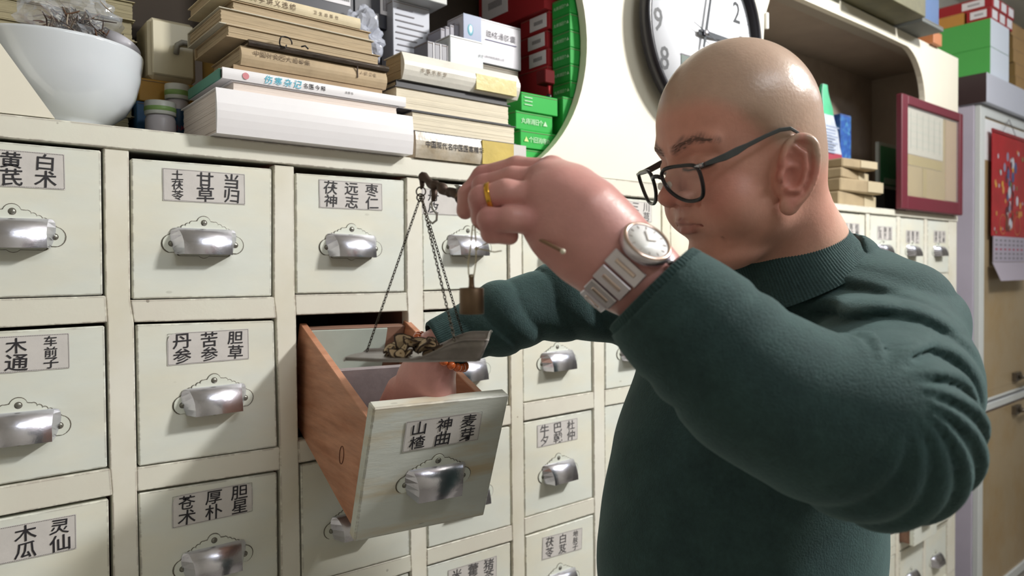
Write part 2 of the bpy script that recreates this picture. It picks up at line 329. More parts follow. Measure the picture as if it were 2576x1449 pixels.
def cabinet(name, text, L, Rr, T, B, co, x0, x1, zb, labels, opened, hx):
    cb = thing(name, (x0, 0, zb), text, 'cabinet', None)
    nc, nr = len(L), len(T); K = lambda c, s, r, t: corner(c, s, r, t, L, Rr, T, B, co)
    # top board with the ledge, plinth
    G().hexa([(x0, -.004, .036), (x1, -.004, .036), (x1, -.004, K(nc-1, 1, 0, 0)[1]+.001), (x0, -.004, K(0, 0, 0, 0)[1]+.001), (x0, .34, .036), (x1, .34, .036), (x1, .34, .016), (x0, .34, .016)]).build('top_board', M_rail, cb, .0015)
    G().box(x0, x1, .0, .34, zb, B[-1]-.002).build('plinth', M_rail, cb, .001)
    G().box(x0+.005, x1-.005, .335, .345, zb, .016).build('back_panel', M_dark, cb)
    for k in range(nc+1):
        lf = [(Rr[k-1] if k else x0)]*0; pl = []; pr = []
        for r in range(nr):
            for t in (0, 1):
                pl.append(K(k-1, 1, r, t) if k else (x0, (T, B)[t][r])); pr.append(K(k, 0, r, t) if k < nc else (x1, (T, B)[t][r]))
        zt = .036-.021; pl = [(pl[0][0], min(zt, max(pl[0][1], pr[0][1])+.0015))]+pl[1:]+[(pl[-1][0], B[-1]-.003)]; pr = [(pr[0][0], pl[0][1])]+pr[1:]+[(pr[-1][0], B[-1]-.003)]
        G().prism(pl[::-1][::-1]+pr[::-1], 0, .022).build('stile', M_cream, cb, .0012)
        xm0 = pl[0][0]; xm1 = pr[0][0]
        if k not in (0, nc): G().box(xm0+.0005, xm1-.0005, .022, .335, zb+.02, .014).build('divider', M_redw, cb)
        else: G().box(xm0, xm1, .022, .335, zb+.02, .014).build('side_panel', M_cream, cb)
    for r in range(nr-1):
        for c in range(nc):
            a = K(c, 0, r, 1); b = K(c, 1, r, 1); d = K(c, 1, r+1, 0); e = K(c, 0, r+1, 0)
            j = random.uniform(-.0006, .0012)
            G().hexa([(a[0], j, a[1]), (b[0], j, b[1]), (d[0], j, d[1]), (e[0], j, e[1]), (a[0], .024, a[1]), (b[0], .024, b[1]), (d[0], .024, d[1]), (e[0], .024, e[1])]).build('rail', M_rail, cb, .0012)
    for r in range(nr):
        for c in range(nc):
            if (c, r) == (2, 1) and not opened: continue
            a, b, d, e = K(c, 0, r, 0), K(c, 1, r, 0), K(c, 1, r, 1), K(c, 0, r, 1)
            gl, gr, gt, gb = .0022+random.random()*.001, .0030+random.random()*.0018, .0028+random.random()*.0022, .0012+random.random()*.0012
            y0 = random.uniform(-.001, .004)
            if opened and (c, r) in opened: y0 = opened[(c, r)]
            org = (a[0], y0, a[1]); v = [(a[0]+gl, a[1]-gt), (b[0]-gr, b[1]-gt), (d[0]-gr, d[1]+gb), (e[0]+gl, e[1]+gb)]
            g = G().hexa([(x, y0, z) for x, z in v]+[(x, y0+.016, z) for x, z in v])
            dr = g.build('drawer', M_drw, cb, .0016, loc=org)
            if y0 < -.01:
                for s in (G().box(v[0][0]+.003, v[0][0]+.013, y0+.0165, y0+.30, v[3][1]+.004, v[0][1]-.01), G().box(v[1][0]-.013, v[1][0]-.003, y0+.0165, y0+.30, v[2][1]+.004, v[1][1]-.01)):
                    so = s.build('drawer_side', M_woodd, dr, loc=org); so.location = (0, 0, 0)
            hxx, hz = hx.get((c, r), ((b[0]-a[0])*.475, -.1225))
            fittings(dr, hxx, hz+random.uniform(-.0015, .0015), random.uniform(-.02, .02))
            if (c, r) in labels:
                lx, lz, cols, rot = labels[(c, r)][:4]; kw = labels[(c, r)][4] if len(labels[(c, r)]) > 4 else {}
                label(dr, lx-org[0], lz-org[2], cols, rot, **kw)
    return cb
LB = {(0, 0): (.1030, -.0325, [' ', '黄芪', '白术'], .0, dict(colx=[-.038, -.0, .037])), (1, 0): (.3417, -.040, ['土茯苓', '甘草', '当归'], -.002), (2, 0): (.5808, -.0385, ['茯神', '远志', '枣仁'], .004),
      (3, 0): (.782, -.040, ['丹皮'], 0., dict(colx=[-.034])), (5, 0): (1.309, -.033, ['九香', '三七', '川芎'], 0., dict(ink=M_ink2)),
      (0, 1): (.1035, -.2715, [' ', '木通', '车前子'], .0, dict(colx=[-.04, .0, .038])), (1, 1): (.3426, -.2795, ['丹参', '苦参', '胆草'], .0, dict(dog=[(0, 4)])),
      (0, 2): (.106, -.5165, [' ', '木瓜', '灵仙'], -.01, dict(colx=[-.04, .002, .040])), (1, 2): (.3454, -.520, ['苍术', '厚朴', '胆星'], -.010, dict(dog=[(0, 4), (9, 0), (9, 4)])),
      (4, 2): (1.0570, -.5178, ['牛夕', '巴戟', '杜仲'], .0, dict(ink=M_ink2)), (4, 3): (1.0668, -.7600, ['茯苓', '白芨', '地肤子'], -.05, dict(ink=M_ink2)), (3, 3): (.829, -.7630, ['米壳', '藿香', '猪苓'], -.02, dict(ink=M_ink2))}
HX = {(0, 0): (.1028, -.1205), (1, 1): (.107, -.123), (0, 1): (.1035, -.130), (1, 2): (.104, -.124), (2, 3): (.088, -.12), (3, 0): (.1035, -.119)}
cab1 = cabinet('herb_cabinet', 'cream painted medicine cabinet of large square drawers with character cards, in front of the man', LX, RXc, TOPZ, BOTZ, CO, -.35+.31, 1.44, -1.69, LB, None, HX)
LB2 = {(3, 0): (2.386, -.046, ['半夏', '陈皮', '桔梗'], 0, dict(ink=M_ink2)), (4, 0): (2.632, -.050, ['防风', '荆芥', '羌活'], 0, dict(ink=M_ink2)), (5, 0): (2.868, -.058, ['前胡', '紫苏', '杏仁'], 0, dict(ink=M_ink2)), (6, 0): (3.118, -.052, ['细辛', '白芷', '升麻'], 0, dict(ink=M_ink2))}
cab2 = cabinet('herb_cabinet', 'cream medicine cabinet farther right, behind the man and beside the tall cupboard', LX2, RX2, TZ2, BZ2, {}, 1.441, 3.30, -1.69, LB2, {(5, 4): -.05, (6, 4): -.02}, {})
# left neighbour drawer stack just outside the frame is not built

# the open drawer: pitched down, pulled out 30 cm
M_drwo = mat('peeling_drawer_paint', 'D6DAD3', .4, var=.10, vscale=8, col2='CDBB98', mask=.60, mscale=7, stretch=(.6, 1, 3.2), wear=('55403A', .0036, .42), bump=.45, bscale=16, spots=(18, .045, '8E8A7C'))
OA = (.346, .019, -.117); OO = np.array([.456, -.300, -.345])
def rotm3(a):
    cx, sx, cy, sy, cz, sz = math.cos(a[0]), math.sin(a[0]), math.cos(a[1]), math.sin(a[1]), math.cos(a[2]), math.sin(a[2])
    return np.array([[cz, -sz, 0], [sz, cz, 0], [0, 0, 1]])@np.array([[1, 0, 0], [0, cx, -sx], [0, sx, cx]])@np.array([[cy, 0, sy], [0, 1, 0], [-sy, 0, cy]])
OR = rotm3(OA)
def open_drawer():
    w, h, D = .207, .207, .345
    od = bpy.data.objects.new('drawer', G().box(0, w, 0, .020, -h, 0).mesh('drawer', M_drwo, bevel=.002)); COL.objects.link(od)
    od.parent = cab1; M = Matrix(OR.tolist()).to_4x4(); M.translation = Vector(OO-wp(cab1)); od.matrix_local = M
    od['label'] = 'pulled-out drawer sagging forward, bare wooden sides, card reading 山楂 神曲 麦芽'
    def p(g, name, m, b=.001): o = bpy.data.objects.new(name, g.mesh(name, m, bevel=b)); COL.objects.link(o); o.parent = od; return o
    p(G().box(.003, .015, .0205, D, -.197, -.028), 'drawer_side', M_wood)['label'] = 'bare reddish wood side board'
    p(G().box(w-.015, w-.003, .0205, D, -.197, -.028), 'drawer_side', M_wood)
    p(G().box(.0155, w-.0155, D-.012, D, -.197, -.034), 'drawer_back', M_woodd)
    p(G().box(.0155, w-.0155, .0205, D-.0125, -.197, -.189), 'drawer_bottom', M_woodd)
    p(G().box(.0155, w-.0155, .188, .196, -.1885, -.040), 'drawer_divider', M_grey)
    p(G().box(.0162, w-.050, D-.0140, D-.0125, -.15, -.036), 'paper_lining', M_lining); p(G().box(.0162, w-.050, .1965, D-.0145, -.1885, -.150), 'paper_lining', M_lining)
    fittings(od, .108, -.122, .0)
    label(od, .1085, -.0465, ['山楂', '神曲', '麦芽'], .03, dog=[(9, 4)])
    k = G()      # a knot in the side board, a ring in relief
    k.tube([(.0025, .09+.008*math.cos(a), -.125+.014*math.sin(a)) for a in np.linspace(0, 6.28, 24)[:-1]], .0006, 5, closed=True); p(k, 'wood_knot', M_woodk, 0)
M_grey = mat('grey_board', '9A9092', .6, var=.3, vscale=25, bump=.2); M_lining = mat('paper_lining', 'BCC8C0', .7, var=.12, vscale=15); M_woodk = mat('knot', '6E4030', .7)
open_drawer()

# ---------------------------------------------------------------- upper display shelf: one panel with two rounded openings
def curve_panel(name, polys, thick, y, m, parent, bevel=0.):
    c = bpy.data.curves.new('p', 'CURVE'); c.dimensions = '2D'; c.fill_mode = 'BOTH'; c.extrude = thick/2
    for P in polys:
        s = c.splines.new('POLY'); s.points.add(len(P)-1); s.use_cyclic_u = True
        for i, (a, b) in enumerate(P): s.points[i].co = (a, b, 0, 1)
    o = bpy.data.objects.new('p', c); COL.objects.link(o); bpy.context.view_layer.update()
    me = bpy.data.meshes.new_from_object(o.evaluated_get(bpy.context.evaluated_depsgraph_get())); bpy.data.objects.remove(o)
    g = G(); w = np.array([tuple(v.co) for v in me.vertices]).reshape(-1, 3)
    g.add([(a, y+thick/2+d, b) for a, b, d in w], [tuple(p.vertices) for p in me.polygons]); bpy.data.meshes.remove(me)
    return g.build(name, m, parent, bevel)
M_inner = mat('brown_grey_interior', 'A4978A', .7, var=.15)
us = thing('display_shelf', (1.6, .17, .037), 'cream open shelf unit on the drawer cabinets, with large rounded openings', 'shelf')
arc1 = [(.826+.325*math.cos(math.radians(a)), .33+.325*math.sin(math.radians(a))) for a in np.linspace(90, -61, 30)]
h1 = [(.152, .0375), (.095, .125), (.035, .21), (.0, .33), (.01, .47), (.06, .57), (.16, .64), (.28, .655)]+arc1+[(.984, .0375)]
arc2 = [(2.78+.19*math.cos(math.radians(a)), .45+.19*math.sin(math.radians(a))) for a in np.linspace(80, -40, 16)]
h2 = [(2.04, .0375), (1.93, .12), (1.862, .25), (1.845, .40), (1.862, .54), (1.90, .62), (2.0, .636), (2.55, .640)]+arc2+[(2.90, .12), (2.85, .0375)]
pan = [(-.04, .0375)]+h1+h2+[(3.30, .0375), (3.30, .680), (-.04, .702)]
curve_panel('front_panel', [pan], .020, -.002, M_panel, us)
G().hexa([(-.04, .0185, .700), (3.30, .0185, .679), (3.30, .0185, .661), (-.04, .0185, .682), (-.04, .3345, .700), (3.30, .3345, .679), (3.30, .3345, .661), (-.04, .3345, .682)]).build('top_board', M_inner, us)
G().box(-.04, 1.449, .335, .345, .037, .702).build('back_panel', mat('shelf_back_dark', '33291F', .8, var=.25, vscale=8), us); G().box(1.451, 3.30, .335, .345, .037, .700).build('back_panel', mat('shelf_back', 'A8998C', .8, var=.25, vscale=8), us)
G().box(-.04, -.02, .0185, .3345, .037, .6600).build('side_panel', M_panel, us)
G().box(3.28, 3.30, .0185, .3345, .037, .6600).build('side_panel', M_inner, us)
G().box(1.44, 1.46, .0185, .3345, .037, .6600).build('side_panel', M_panel, us)
G().box(1.9, 3.28, .0185, .060, .640, .6605).build('top_rail', mat('grey_rail', '9C9488', .6), us)
G().box(1.860, 1.870, -.010, -.0021, .505, .55).build('latch', M_white, us, .001)
# ---------------------------------------------------------------- books, boxes and jars
def rotg(g, c, a):
    ca, sa = math.cos(a), math.sin(a); g.v = [(c[0]+(x-c[0])*ca-(y-c[1])*sa, c[1]+(x-c[0])*sa+(y-c[1])*ca, z) for x, y, z in g.v]; return g
def book(text, x0, x1, z0, z1, yf, dep, cover, page, mode='spine', rot=0., tilt=0., bt=.0014, writing=(), rnd=.0, group=None, extra=None):
    t = thing('book', ((x0+x1)/2, yf+dep/2, z0), text, 'book', group); c = (x0, yf)
    def fin(g, name, m, par, bev=.0):
        g = rotg(g, c, rot)
        if tilt: g.v = [(x, y, z+(x-x0)*tilt) for x, y, z in g.v]
        return g.build(name, m, par, bev)
    g = G(); h = z1-z0
    if mode == 'spine':     # spine strip plus two boards as one folded cover, closed profile in (y,z)
        n = 7; out = [(yf+dep, z0), ]+[(yf+rnd*(1-math.cos(math.pi/2*(abs(2*i/(n-1)-1))))*1.0 if rnd else yf, z0+h*i/(n-1)) for i in range(n)]+[(yf+dep, z1)]
        inn = [(yf+dep, z1-bt)]+[(yf+.003+rnd, z1-bt), (yf+.003+rnd, z0+bt), (yf+dep, z0+bt)]
    else:
        out = [(yf, z0), (yf+dep, z0), (yf+dep, z1), (yf, z1)][::1]
        out = [(yf, z0), (yf+dep, z0), (yf+dep, z1), (yf, z1), (yf, z1-bt), (yf+dep-.003, z1-bt), (yf+dep-.003, z0+bt), (yf, z0+bt)]; inn = []
    prof = out+inn; m = len(prof); vs = [(x0, a, b) for a, b in prof]+[(x1, a, b) for a, b in prof]
    g.add(vs, [tuple(range(m)), tuple(range(m, 2*m))[::-1]]+[(i, (i+1) % m, (i+1) % m+m, i+m) for i in range(m)])
    fin(g, 'cover', cover, t)
    p = G(); ya, yb = (yf+.0035+rnd, yf+dep-.003) if mode == 'spine' else (yf+.0025, yf+dep-.0035)
    L = max(2, int((h-2*bt)/.0028)); xs = .003; zz = np.linspace(z0+bt+.0002, z1-bt-.0002, L+1)
    for i in range(L):      # signatures of pages, slightly uneven
        d = random.uniform(0, .0012); q = random.uniform(0, .0010); p.box(x0+xs+d, x1-xs-random.uniform(0, .001), ya+(q if mode != 'spine' else 0), yb, zz[i], zz[i+1]-.00005)
    po = fin(p, 'page_block', page, t)
    if writing:
        w = G()
        for (txt, xx, zz_, sz, mi, kw) in writing: put_text(w, txt, (xx, yf-.0002, zz_), (1, 0, 0), (0, 0, 1), sz, nrm=(0, -1, 0), thick=.0006, mi=mi, **kw)
        fin(w, 'lettering', [M_ink, M_cyan, M_redp, M_brownp], t)
    if extra:
        for nm, b, m_ in extra: fin(G().box(*b), nm, m_, t)
    return t
M_cyan = mat('cyan_print', '58BBD6', .6); M_redp = mat('red_print', 'D98A92', .6); M_brownp = mat('brown_print', '75634E', .7)
M_bkwhite = mat('white_cover', 'EFEDF0', .35, var=.04); M_bktan = mat('tan_cover', 'C4AE8E', .7, var=.25, vscale=20, bump=.2, bscale=50); M_bkbrown = mat('brown_cover', 'A88E6C', .6, var=.25, vscale=14)
M_bkcream = mat('cream_cover', 'E5D6B4', .6, var=.2, vscale=18, bump=.2); M_film = mat('dark_film', '4A4038', .12, var=.6, vscale=35, stretch=(1, 1, 5), bump=.8, bscale=60); M_teal = mat('teal_cover', '5E9B8A', .5)
M_worn = mat('worn_spine', 'CFC9BE', .3, var=.35, vscale=26, col2='B3A48C', mask=.5, mscale=16, bump=.4, bscale=50); M_tape = mat('yellow_tape', 'D6BE6C', .25, var=.22, vscale=22, bump=.3, bscale=50); M_bkgrey = mat('charcoal_cover', '3A3A3E', .5)
M_olive = mat('olive_cover', '6A6438', .6)
GL1 = 'books piled at the left of the shelf opening'
book('thick white paper-wrapped book, bottom of the left pile, overhanging the ledge', .350, .684, .0365, .1035, -.035, .19, M_bkwhite, M_pagep, rnd=.004)
book('pale paperback with page edges showing, on the thick white book', .377, .665, .1040, .1205, -.018, .17, M_bkwhite, M_pagep, 'pages', tilt=.0)
book('white-spined book with a red roundel and cyan characters, in the left pile', .363, .677, .1210, .1375, -.022, .175, M_bkwhite, M_pagep, rnd=.001,
     writing=[('●', .392, .1290, .010, 2, {}), ('伤寒杂记', .424, .1290, .0125, 1, dict(adv=1.25, slant=.2, jit=.1)), ('名医今释', .487, .1290, .008, 0, dict(adv=1.25)), ('出版社', .560, .1290, .004, 0, dict(adv=1.3))],
     extra=[('teal_cover_edge', (.3605, .3632, -.012, .15, .1215, .1370), M_teal)])
book('brown old book with a faded spine title under the film-wrapped book', .395, .646, .1495, .1790, -.012, .15, M_bktan, M_pageo, rnd=.006, rot=.0,
     writing=[('中国针灸四大通鉴集', .412, .1690, .009, 3, dict(adv=1.15)), ('人民卫生', .592, .1690, .006, 3, dict(adv=1.4))], extra=[('spine_crack', (.588, .5895, -.0135, -.011, .1600, .1785), M_dark)])
book('brown leather-like folder lying between the brown book and the white-spined book', .385, .640, .1380, .1490, -.004, .15, M_bkbrown, M_pageo)
book('thin book wrapped in dark crinkled film, in the left pile', .405, .648, .1795, .1885, -.016, .15, M_film, M_pageo, rnd=.003)
book('old thick book with brown page edges, on the film-wrapped book', .375, .638, .1890, .2080, -.006, .16, M_bktan, M_pageo, 'pages', rot=.01)
book('old thick book with brown page edges and pale cover, third from the top', .366, .629, .2085, .2330, -.002, .16, mat('grey_cover', 'CFC9B8', .6, var=.2), M_pageo, 'pages', rot=.015)
book('flimsy tan booklet with curled edges, second from the top of the left pile', .385, .625, .2335, .2480, .0, .15, M_bktan, M_pageo, 'pages', rot=.02)
book('cream-spined book with a dark title on top of the left pile', .362, .603, .2485, .2660, -.004, .14, M_bkcream, M_pageo, rnd=.002, rot=.02,
     writing=[('针灸学讲义选编', .400, .2575, .010, 3, dict(adv=1.25)), ('卫生出版社', .515, .2575, .006, 3, dict(adv=1.6))])
# dark curled strings on the pile
g = G(); g.tube([(.46+.012*math.cos(a)*(1-a/9), -.018-.002*math.sin(3*a), .192+.012*math.sin(a)*(1-a/12)) for a in np.linspace(0, 6, 26)], .0011, 6); g.tube([(.487, -.019, .191), (.493, -.021, .193), (.499, -.018, .190)], .0013, 6)
tag(g.build('string', M_black, None, loc=(.47, -.018, .189)), 'short black curled string on the film-wrapped book', 'string')
book('old book with a taped spine, black title and yellow tape, bottom of the right pile', .703, .963, .0365, .0835, -.012, .070, M_worn, M_page, rnd=.003,
     writing=[('中国现代名中医医案精华', .7225, .0625, .0125, 0, dict(adv=.97, sx=.85))], extra=[('yellow_tape', (.852, .930, -.0128, .03, .0372, .0828), M_tape), ('paper_patch', (.9302, .9625, -.0128, .03, .0372, .0828), M_paper)])
book('cream book with page edges forward, above the yellow-taped book', .697, .941, .0840, .1200, -.008, .066, M_bkgrey, M_page, 'pages')
book('cream book with page edges forward, second from the top of the right pile', .664, .926, .1205, .1600, -.008, .066, M_bkgrey, M_page, 'pages', rot=.0)
book('charcoal thin book, just beneath the top book of the right pile', .672, .925, .1605, .1735, .002, .056, M_bkgrey, M_page, 'spine')
book('thick white-spined book with yellowed tape on top of the right pile', .680, .948, .1740, .2230, -.014, .074, mat('glossy_white_spine', 'ECE9E0', .22, var=.12, vscale=20, bump=.3, bscale=40), M_pageo, rnd=.010,
     writing=[('中医内科学', .712, .1930, .008, 3, dict(adv=1.5))], extra=[('yellow_tape', (.838, .938, -.0142, .03, .1785, .2080), mat('pale_tape', 'E8DBA0', .2, var=.2, vscale=20, bump=.4, bscale=40))])
# old bundles behind the bowl
for i in range(8):
    z = .0365+.0325*i; d = random.uniform(-.006, .006)
    book('yellowed paper-bound volume behind the white bowl, '+['at the very bottom', 'second from the bottom', 'third from the bottom', 'fourth from the bottom', 'fourth from the top', 'third from the top', 'second from the top', 'at the top'][i]+' of its stack', .02+d, .296+d+.004*(i % 3), z, z+.032, .248, .08, mat('straw_cover', 'A89E7E', .8, var=.25, vscale=18, bump=.5, bscale=30), mat('straw_pages', 'A39A7C', .85, var=.3, vscale=20, stretch=(1, 1, 20), bump=.5, bscale=40), 'pages', rot=random.uniform(-.02, .02), group='yellowed volumes stacked behind the white bowl')
# the white bowl
bt = thing('mortar_bowl', (.168, .125, .0365), 'large white glazed bowl heaped with packets at the left end of the shelf', 'bowl')
pr = [(.0, .002), (.045, .0), (.050, .004), (.048, .010), (.070, .018), (.092, .036), (.106, .060), (.113, .086), (.116, .108), (.1175, .120), (.1175, .1235), (.115, .1250), (.112, .1225), (.108, .100), (.098, .060), (.075, .030), (.0, .020)]
M_glaze = mat('white_glaze', 'D9DFE6', .06, var=.03, coat=.6, spots=(30, .02, '8C9096'))
G().lathe(pr, (.168, .125, .0365), n=64).build('bowl_body', M_glaze, bt)
# herb bag: clear crumpled plastic with dry stems inside
def crumple(c, r, sq, n, amp, seed, sub=4):
    bm = bmesh.new(); bmesh.ops.create_icosphere(bm, subdivisions=sub, radius=1); rs = np.random.default_rng(seed)
    D = rs.normal(size=(n, 3)); D /= np.linalg.norm(D, axis=1)[:, None]; ph = rs.uniform(.2, .9, n)
    g = G(); vs = []
    for v in bm.verts:
        p = np.array(v.co); k = np.abs(D@p-ph); f = 1-amp*np.exp(-k*k*220).sum()*.8+amp*.4*math.sin(p[0]*9+p[2]*7); p = p*f*np.array(sq)*r; vs.append(np.array(c)+p)
    g.add(vs, [tuple(v.index for v in f.verts) for f in bm.faces], 0, False); bm.free(); return g
def film_mat(name, col, a):
    m = mat(name, col, .07, spec=.9, alpha=a, bump=.9, bscale=45); return m
M_clear = film_mat('clear_plastic', 'CDD3DB', .32)
top(crumple((.190, .128, .214), .076, (.98, .76, .78), 40, .10, 3).build('plastic_bag', M_clear, None, loc=(.2, .125, .165)), 'clear crumpled plastic bag of dried stems in the white bowl', 'bag')
g = G()
for i in range(420):
    a = rng.normal(size=3)*np.array([.019, .015, .013]); c = np.array([.200, .118, .192])+a; d = rng.normal(size=3); d /= np.linalg.norm(d); L = rng.uniform(.006, .016)
    g.tube([c-d*L, c, c+d*L*.9+rng.normal(size=3)*.002], [.0008, .0011, .0007], 4, mi=int(rng.integers(0, 3)), cap=False)
tag(g.build('dried_stems', [mat('stem_brown', '7B5B45', .8), mat('stem_dark', '4B403A', .8), mat('stem_pale', 'A89C8C', .8)], None, loc=(.2, .12, .165)), 'tangle of brown dried herb stems inside the clear bag', 'herbs', kind='stuff')
def jar(text, c, ax, R, H, lidH, mb, ml, name='jar', stripe=None, wrap=None, cat='jar', shoulder=.85):
    t = thing(name, c, text, cat); ax = np.array(ax, float); ax /= np.linalg.norm(ax); c = np.array(c, float)
    G().lathe([(0, 0), (R*.92, 0), (R*.97, H*.03), (R*.97, H*.80), (R*shoulder, H*.92), (R*.80, H*.925), (R*.8, H), (0, H)], c, ax, 28).build('jar_body', mb, t)
    pr = [(0, lidH), (R*.96, lidH), (R, lidH*.93), (R, lidH*.05), (R*.97, 0), (R*.82, 0)]
    q = c+ax*H*.93; G().lathe([(R*.83, .0)]+pr[::-1], q, ax, 36).build('lid', ml, t)
    if stripe: G().lathe([(R*1.0, lidH*.25), (R*1.02, lidH*.28), (R*1.02, lidH*.55), (R*1.0, lidH*.58)], q, ax, 36).build('lid_stripe', stripe, t)
    if wrap:
        G().lathe([(R*.975, H*.10), (R*.985, H*.11), (R*.985, H*.74), (R*.975, H*.75)], c, ax, 36).build('label_wrap', wrap[0], t)
        if len(wrap) > 1:
            w = G(); put_text(w, wrap[1], c+np.array([-R*.55, -R*1.03, H*.42]), (1, 0, 0), (0, 0, 1), R*.45, nrm=(0, -1, 0), mi=0, thick=.001); w.build('lettering', wrap[2], t)
    return t
M_pl = mat('white_plastic', 'C9C8D2', .3); M_gst = mat('green_stripe', '8DB36B', .4)
jar('white plastic jar lying tilted against the rim of the bowl', (.226, .117, .131), (.50, .05, .86), .0285, .052, .017, mat('jar_grey', 'B7B5AF', .3), M_pl)
jar('white bottle with a green-striped cap beside the bowl', (.322, .170, .0365), (0, 0, 1), .024, .060, .022, mat('bottle_white', 'C9C4CC', .35), mat('bottle_cap', 'DDE0DC', .35), 'bottle', M_gst, cat='bottle')
jar('blue-labelled white bottle with a green-striped cap beside the book pile', (.358, .205, .0365), (0, 0, 1), .020, .100, .026, mat('bottle_white', 'C9C4CC', .35), mat('bottle_cap', 'DDE0DC', .35), 'bottle', M_gst, wrap=(mat('blue_label', '1E4A72', .4), '小片', mat('label_red', 'C04060', .5)), cat='bottle')
top(G().obox((.120, .10, .158), ((1, 0, .12), (0, 1, .1), (-.1, 0, 1)), (.02, .03, .012)).build('packet', mat('pink_red_packet', 'C06A62', .5), None, .001), 'small red paper packet at the left in the white bowl', 'packet')
# generic cartons
def carton(text, x0, x1, y0, y1, z0, z1, m, name='carton', group=None, front=(), side=(), flap=True, cat='box', rot=0.):
    t = thing(name, ((x0+x1)/2, (y0+y1)/2, z0), text, cat, group); R_ = lambda g: rotg(g, (x0, y0), rot)
    R_(G().box(x0, x1, y0, y1, z0, z1)).build('carton_body', m, t, .0012)
    if flap: R_(G().box(x0+.002, x1-.002, y0-.0009, y0+.001, z1-.0042, z1-.0035).box(x0-.0009, x0+.001, y0+.002, y1-.002, z1-.0042, z1-.0035)).build('flap_seam', M_seam, t)
    for k, it in enumerate(front):
        nm, mm, (a, b, c, d) = it[:3]; R_(G().box(a, b, y0-.0012, y0-.0001, c, d)).build(nm, mm, t)
    for it in side:
        nm, mm, (a, b, c, d) = it[:3]; R_(G().box(x0-.0012, x0-.0001, a, b, c, d)).build(nm, mm, t)
    return t
M_seam = mat('carton_seam', '8C7A6A', .7)
def words(t, txt, o, ex, ez, sz, m, nrm, adv=1.1, **k):
    w = G(); put_text(w, txt, o, ex, ez, sz, adv=adv, nrm=nrm, thick=.0016, **k); return w.build('lettering', m, t)
X_, Z_, NF = (1, 0, 0), (0, 0, 1), (0, -1, 0)
def bars(t, x, y, z, w, h, axis='x', m=None):   # barcode strip
    g = G(); q = 0
    while q < w:
        d = random.choice([.0006, .001, .0016])
        (g.box(x+q, x+q+d, y-.0016, y-.0012, z, z+h) if axis == 'x' else g.box(x-.0016, x-.0012, y+q, y+q+d, z, z+h)); q += d+random.choice([.0006, .0011])
    return g.build('barcode', m or M_greyt, t)
carton('blue carton under the mustard carton, behind the bottles', .30, .40, .235, .33, .0365, .1270, mat('blue_carton', '2B5E8C', .5))
c_ = carton('mustard yellow carton with a pale barcode, behind the bottles', .304, .404, .232, .33, .1275, .1665, mat('mustard_carton', 'B98A2C', .5), front=[('barcode_patch', M_wlab, (.345, .375, .136, .157))]); bars(c_, .348, .232, .139, .022, .014)
cb_ = thing('plastic_case', (.355, .28, .167), 'cream plastic case with a grey hook handle on the mustard carton', 'case')
G().box(.320, .398, .232, .325, .1670, .2750).build('case_body', mat('cream_plastic', 'CFC7AE', .4), cb_, .008)
G().box(.3250, .3930, .2275, .2318, .1760, .2690).build('case_lid', mat('cream_plastic2', 'DAD3B9', .35), cb_, .002)
G().tube([(.395, .224, .236), (.372, .222, .236), (.364, .222, .230), (.362, .222, .214)], .0048, 8).build('handle', mat('grey_plastic', '8C8A82', .5), cb_)
carton('mustard brown carton standing upright behind the top of the left pile', .41, .46, .17, .24, .0365, .33, mat('mustard_brown', '9A7A3A', .6))
# silver bag, grey carton and black cartons
carton('grey carton behind the left pile, under the black cartons', .575, .83, .245, .33, .0365, .3380, mat('grey_carton', '5B5A66', .6))
for i, (a, b) in enumerate(((.530, .700), (.702, .815))):
    c_ = carton(['wide black carton with white barcode labels at the top of the shelf opening', 'black carton with a white barcode label, right of the wide black one'][i], a, b, .215, .33, (.3385, .3385)[i], .420, mat('black_carton', '2B2C38', .4), front=[('barcode_label', M_wlab, ((a+b)/2+.002, b-.008, .368, .412))])
    bars(c_, (a+b)/2+.008, .215, .376, b-.018-(a+b)/2, .030)
top(crumple((.700, .225-.045, .300), .052, (1.1, .55, 1.25), 46, .12, 8).build('plastic_bag', film_mat('silver_plastic', 'C6CBDA', .75), None, loc=(.7, .18, .235)), 'crumpled silver-grey plastic bag between the two book piles', 'bag')
c_ = carton('tall white carton with lines of small grey print, right of the silver bag', .776, .866, .190, .240, .0365, .395, mat('white_carton', 'BFC3CF', .5))
g = G()
for i in range(13):
    z = .378-i*.0125; g.box(.782+.004*(i % 3 == 0), .782+random.uniform(.04, .078), .1884, .1889, z, z+.0022)
g.build('print_lines', M_greyt, c_)
carton('flat white carton across the tall white carton, cut by the top of the picture', .79, .885, .15, .245, .3955, .44, mat('white_carton2', 'C6C8C6', .5))
# pill box group
xa, xb, xc = onY(1165, 35, .12)[0], onY(1210, 45, .12)[0], onY(1310, 70, .12)[0]; zt = onY(1210, 45, .12)[2]; zb_ = onY(1310, 178, .12)[2]
carton('brown carton under the white and blue capsule box', xa+.01, xc-.004, .125, .175, .0365, zb_-.001, mat('brown_carton', '8B8478', .6))
pb = carton('large white and blue capsule box with a printed title', xa, xc, .120, .180, zb_, zt, mat('capsule_box_white', 'C3C0CB', .35), front=[('blue_panel', mat('blue_print', '274A80', .4), (xa, xb, zb_, zt))])
words(pb, '脑络通胶囊', (xb+.012, .120, zt-.030), X_, Z_, .0155, M_greyt, NF, adv=1.08); G().box(xb+.010, xc-.014, .1184, .1188, zt-.0445, zt-.0425).build('rule_line', mat('blue_line', '3A3A70', .5), pb)
words(pb, '扬州制药有限公司', (xb+.010, .120, zb_+.014), X_, Z_, .006, M_greyt, NF)
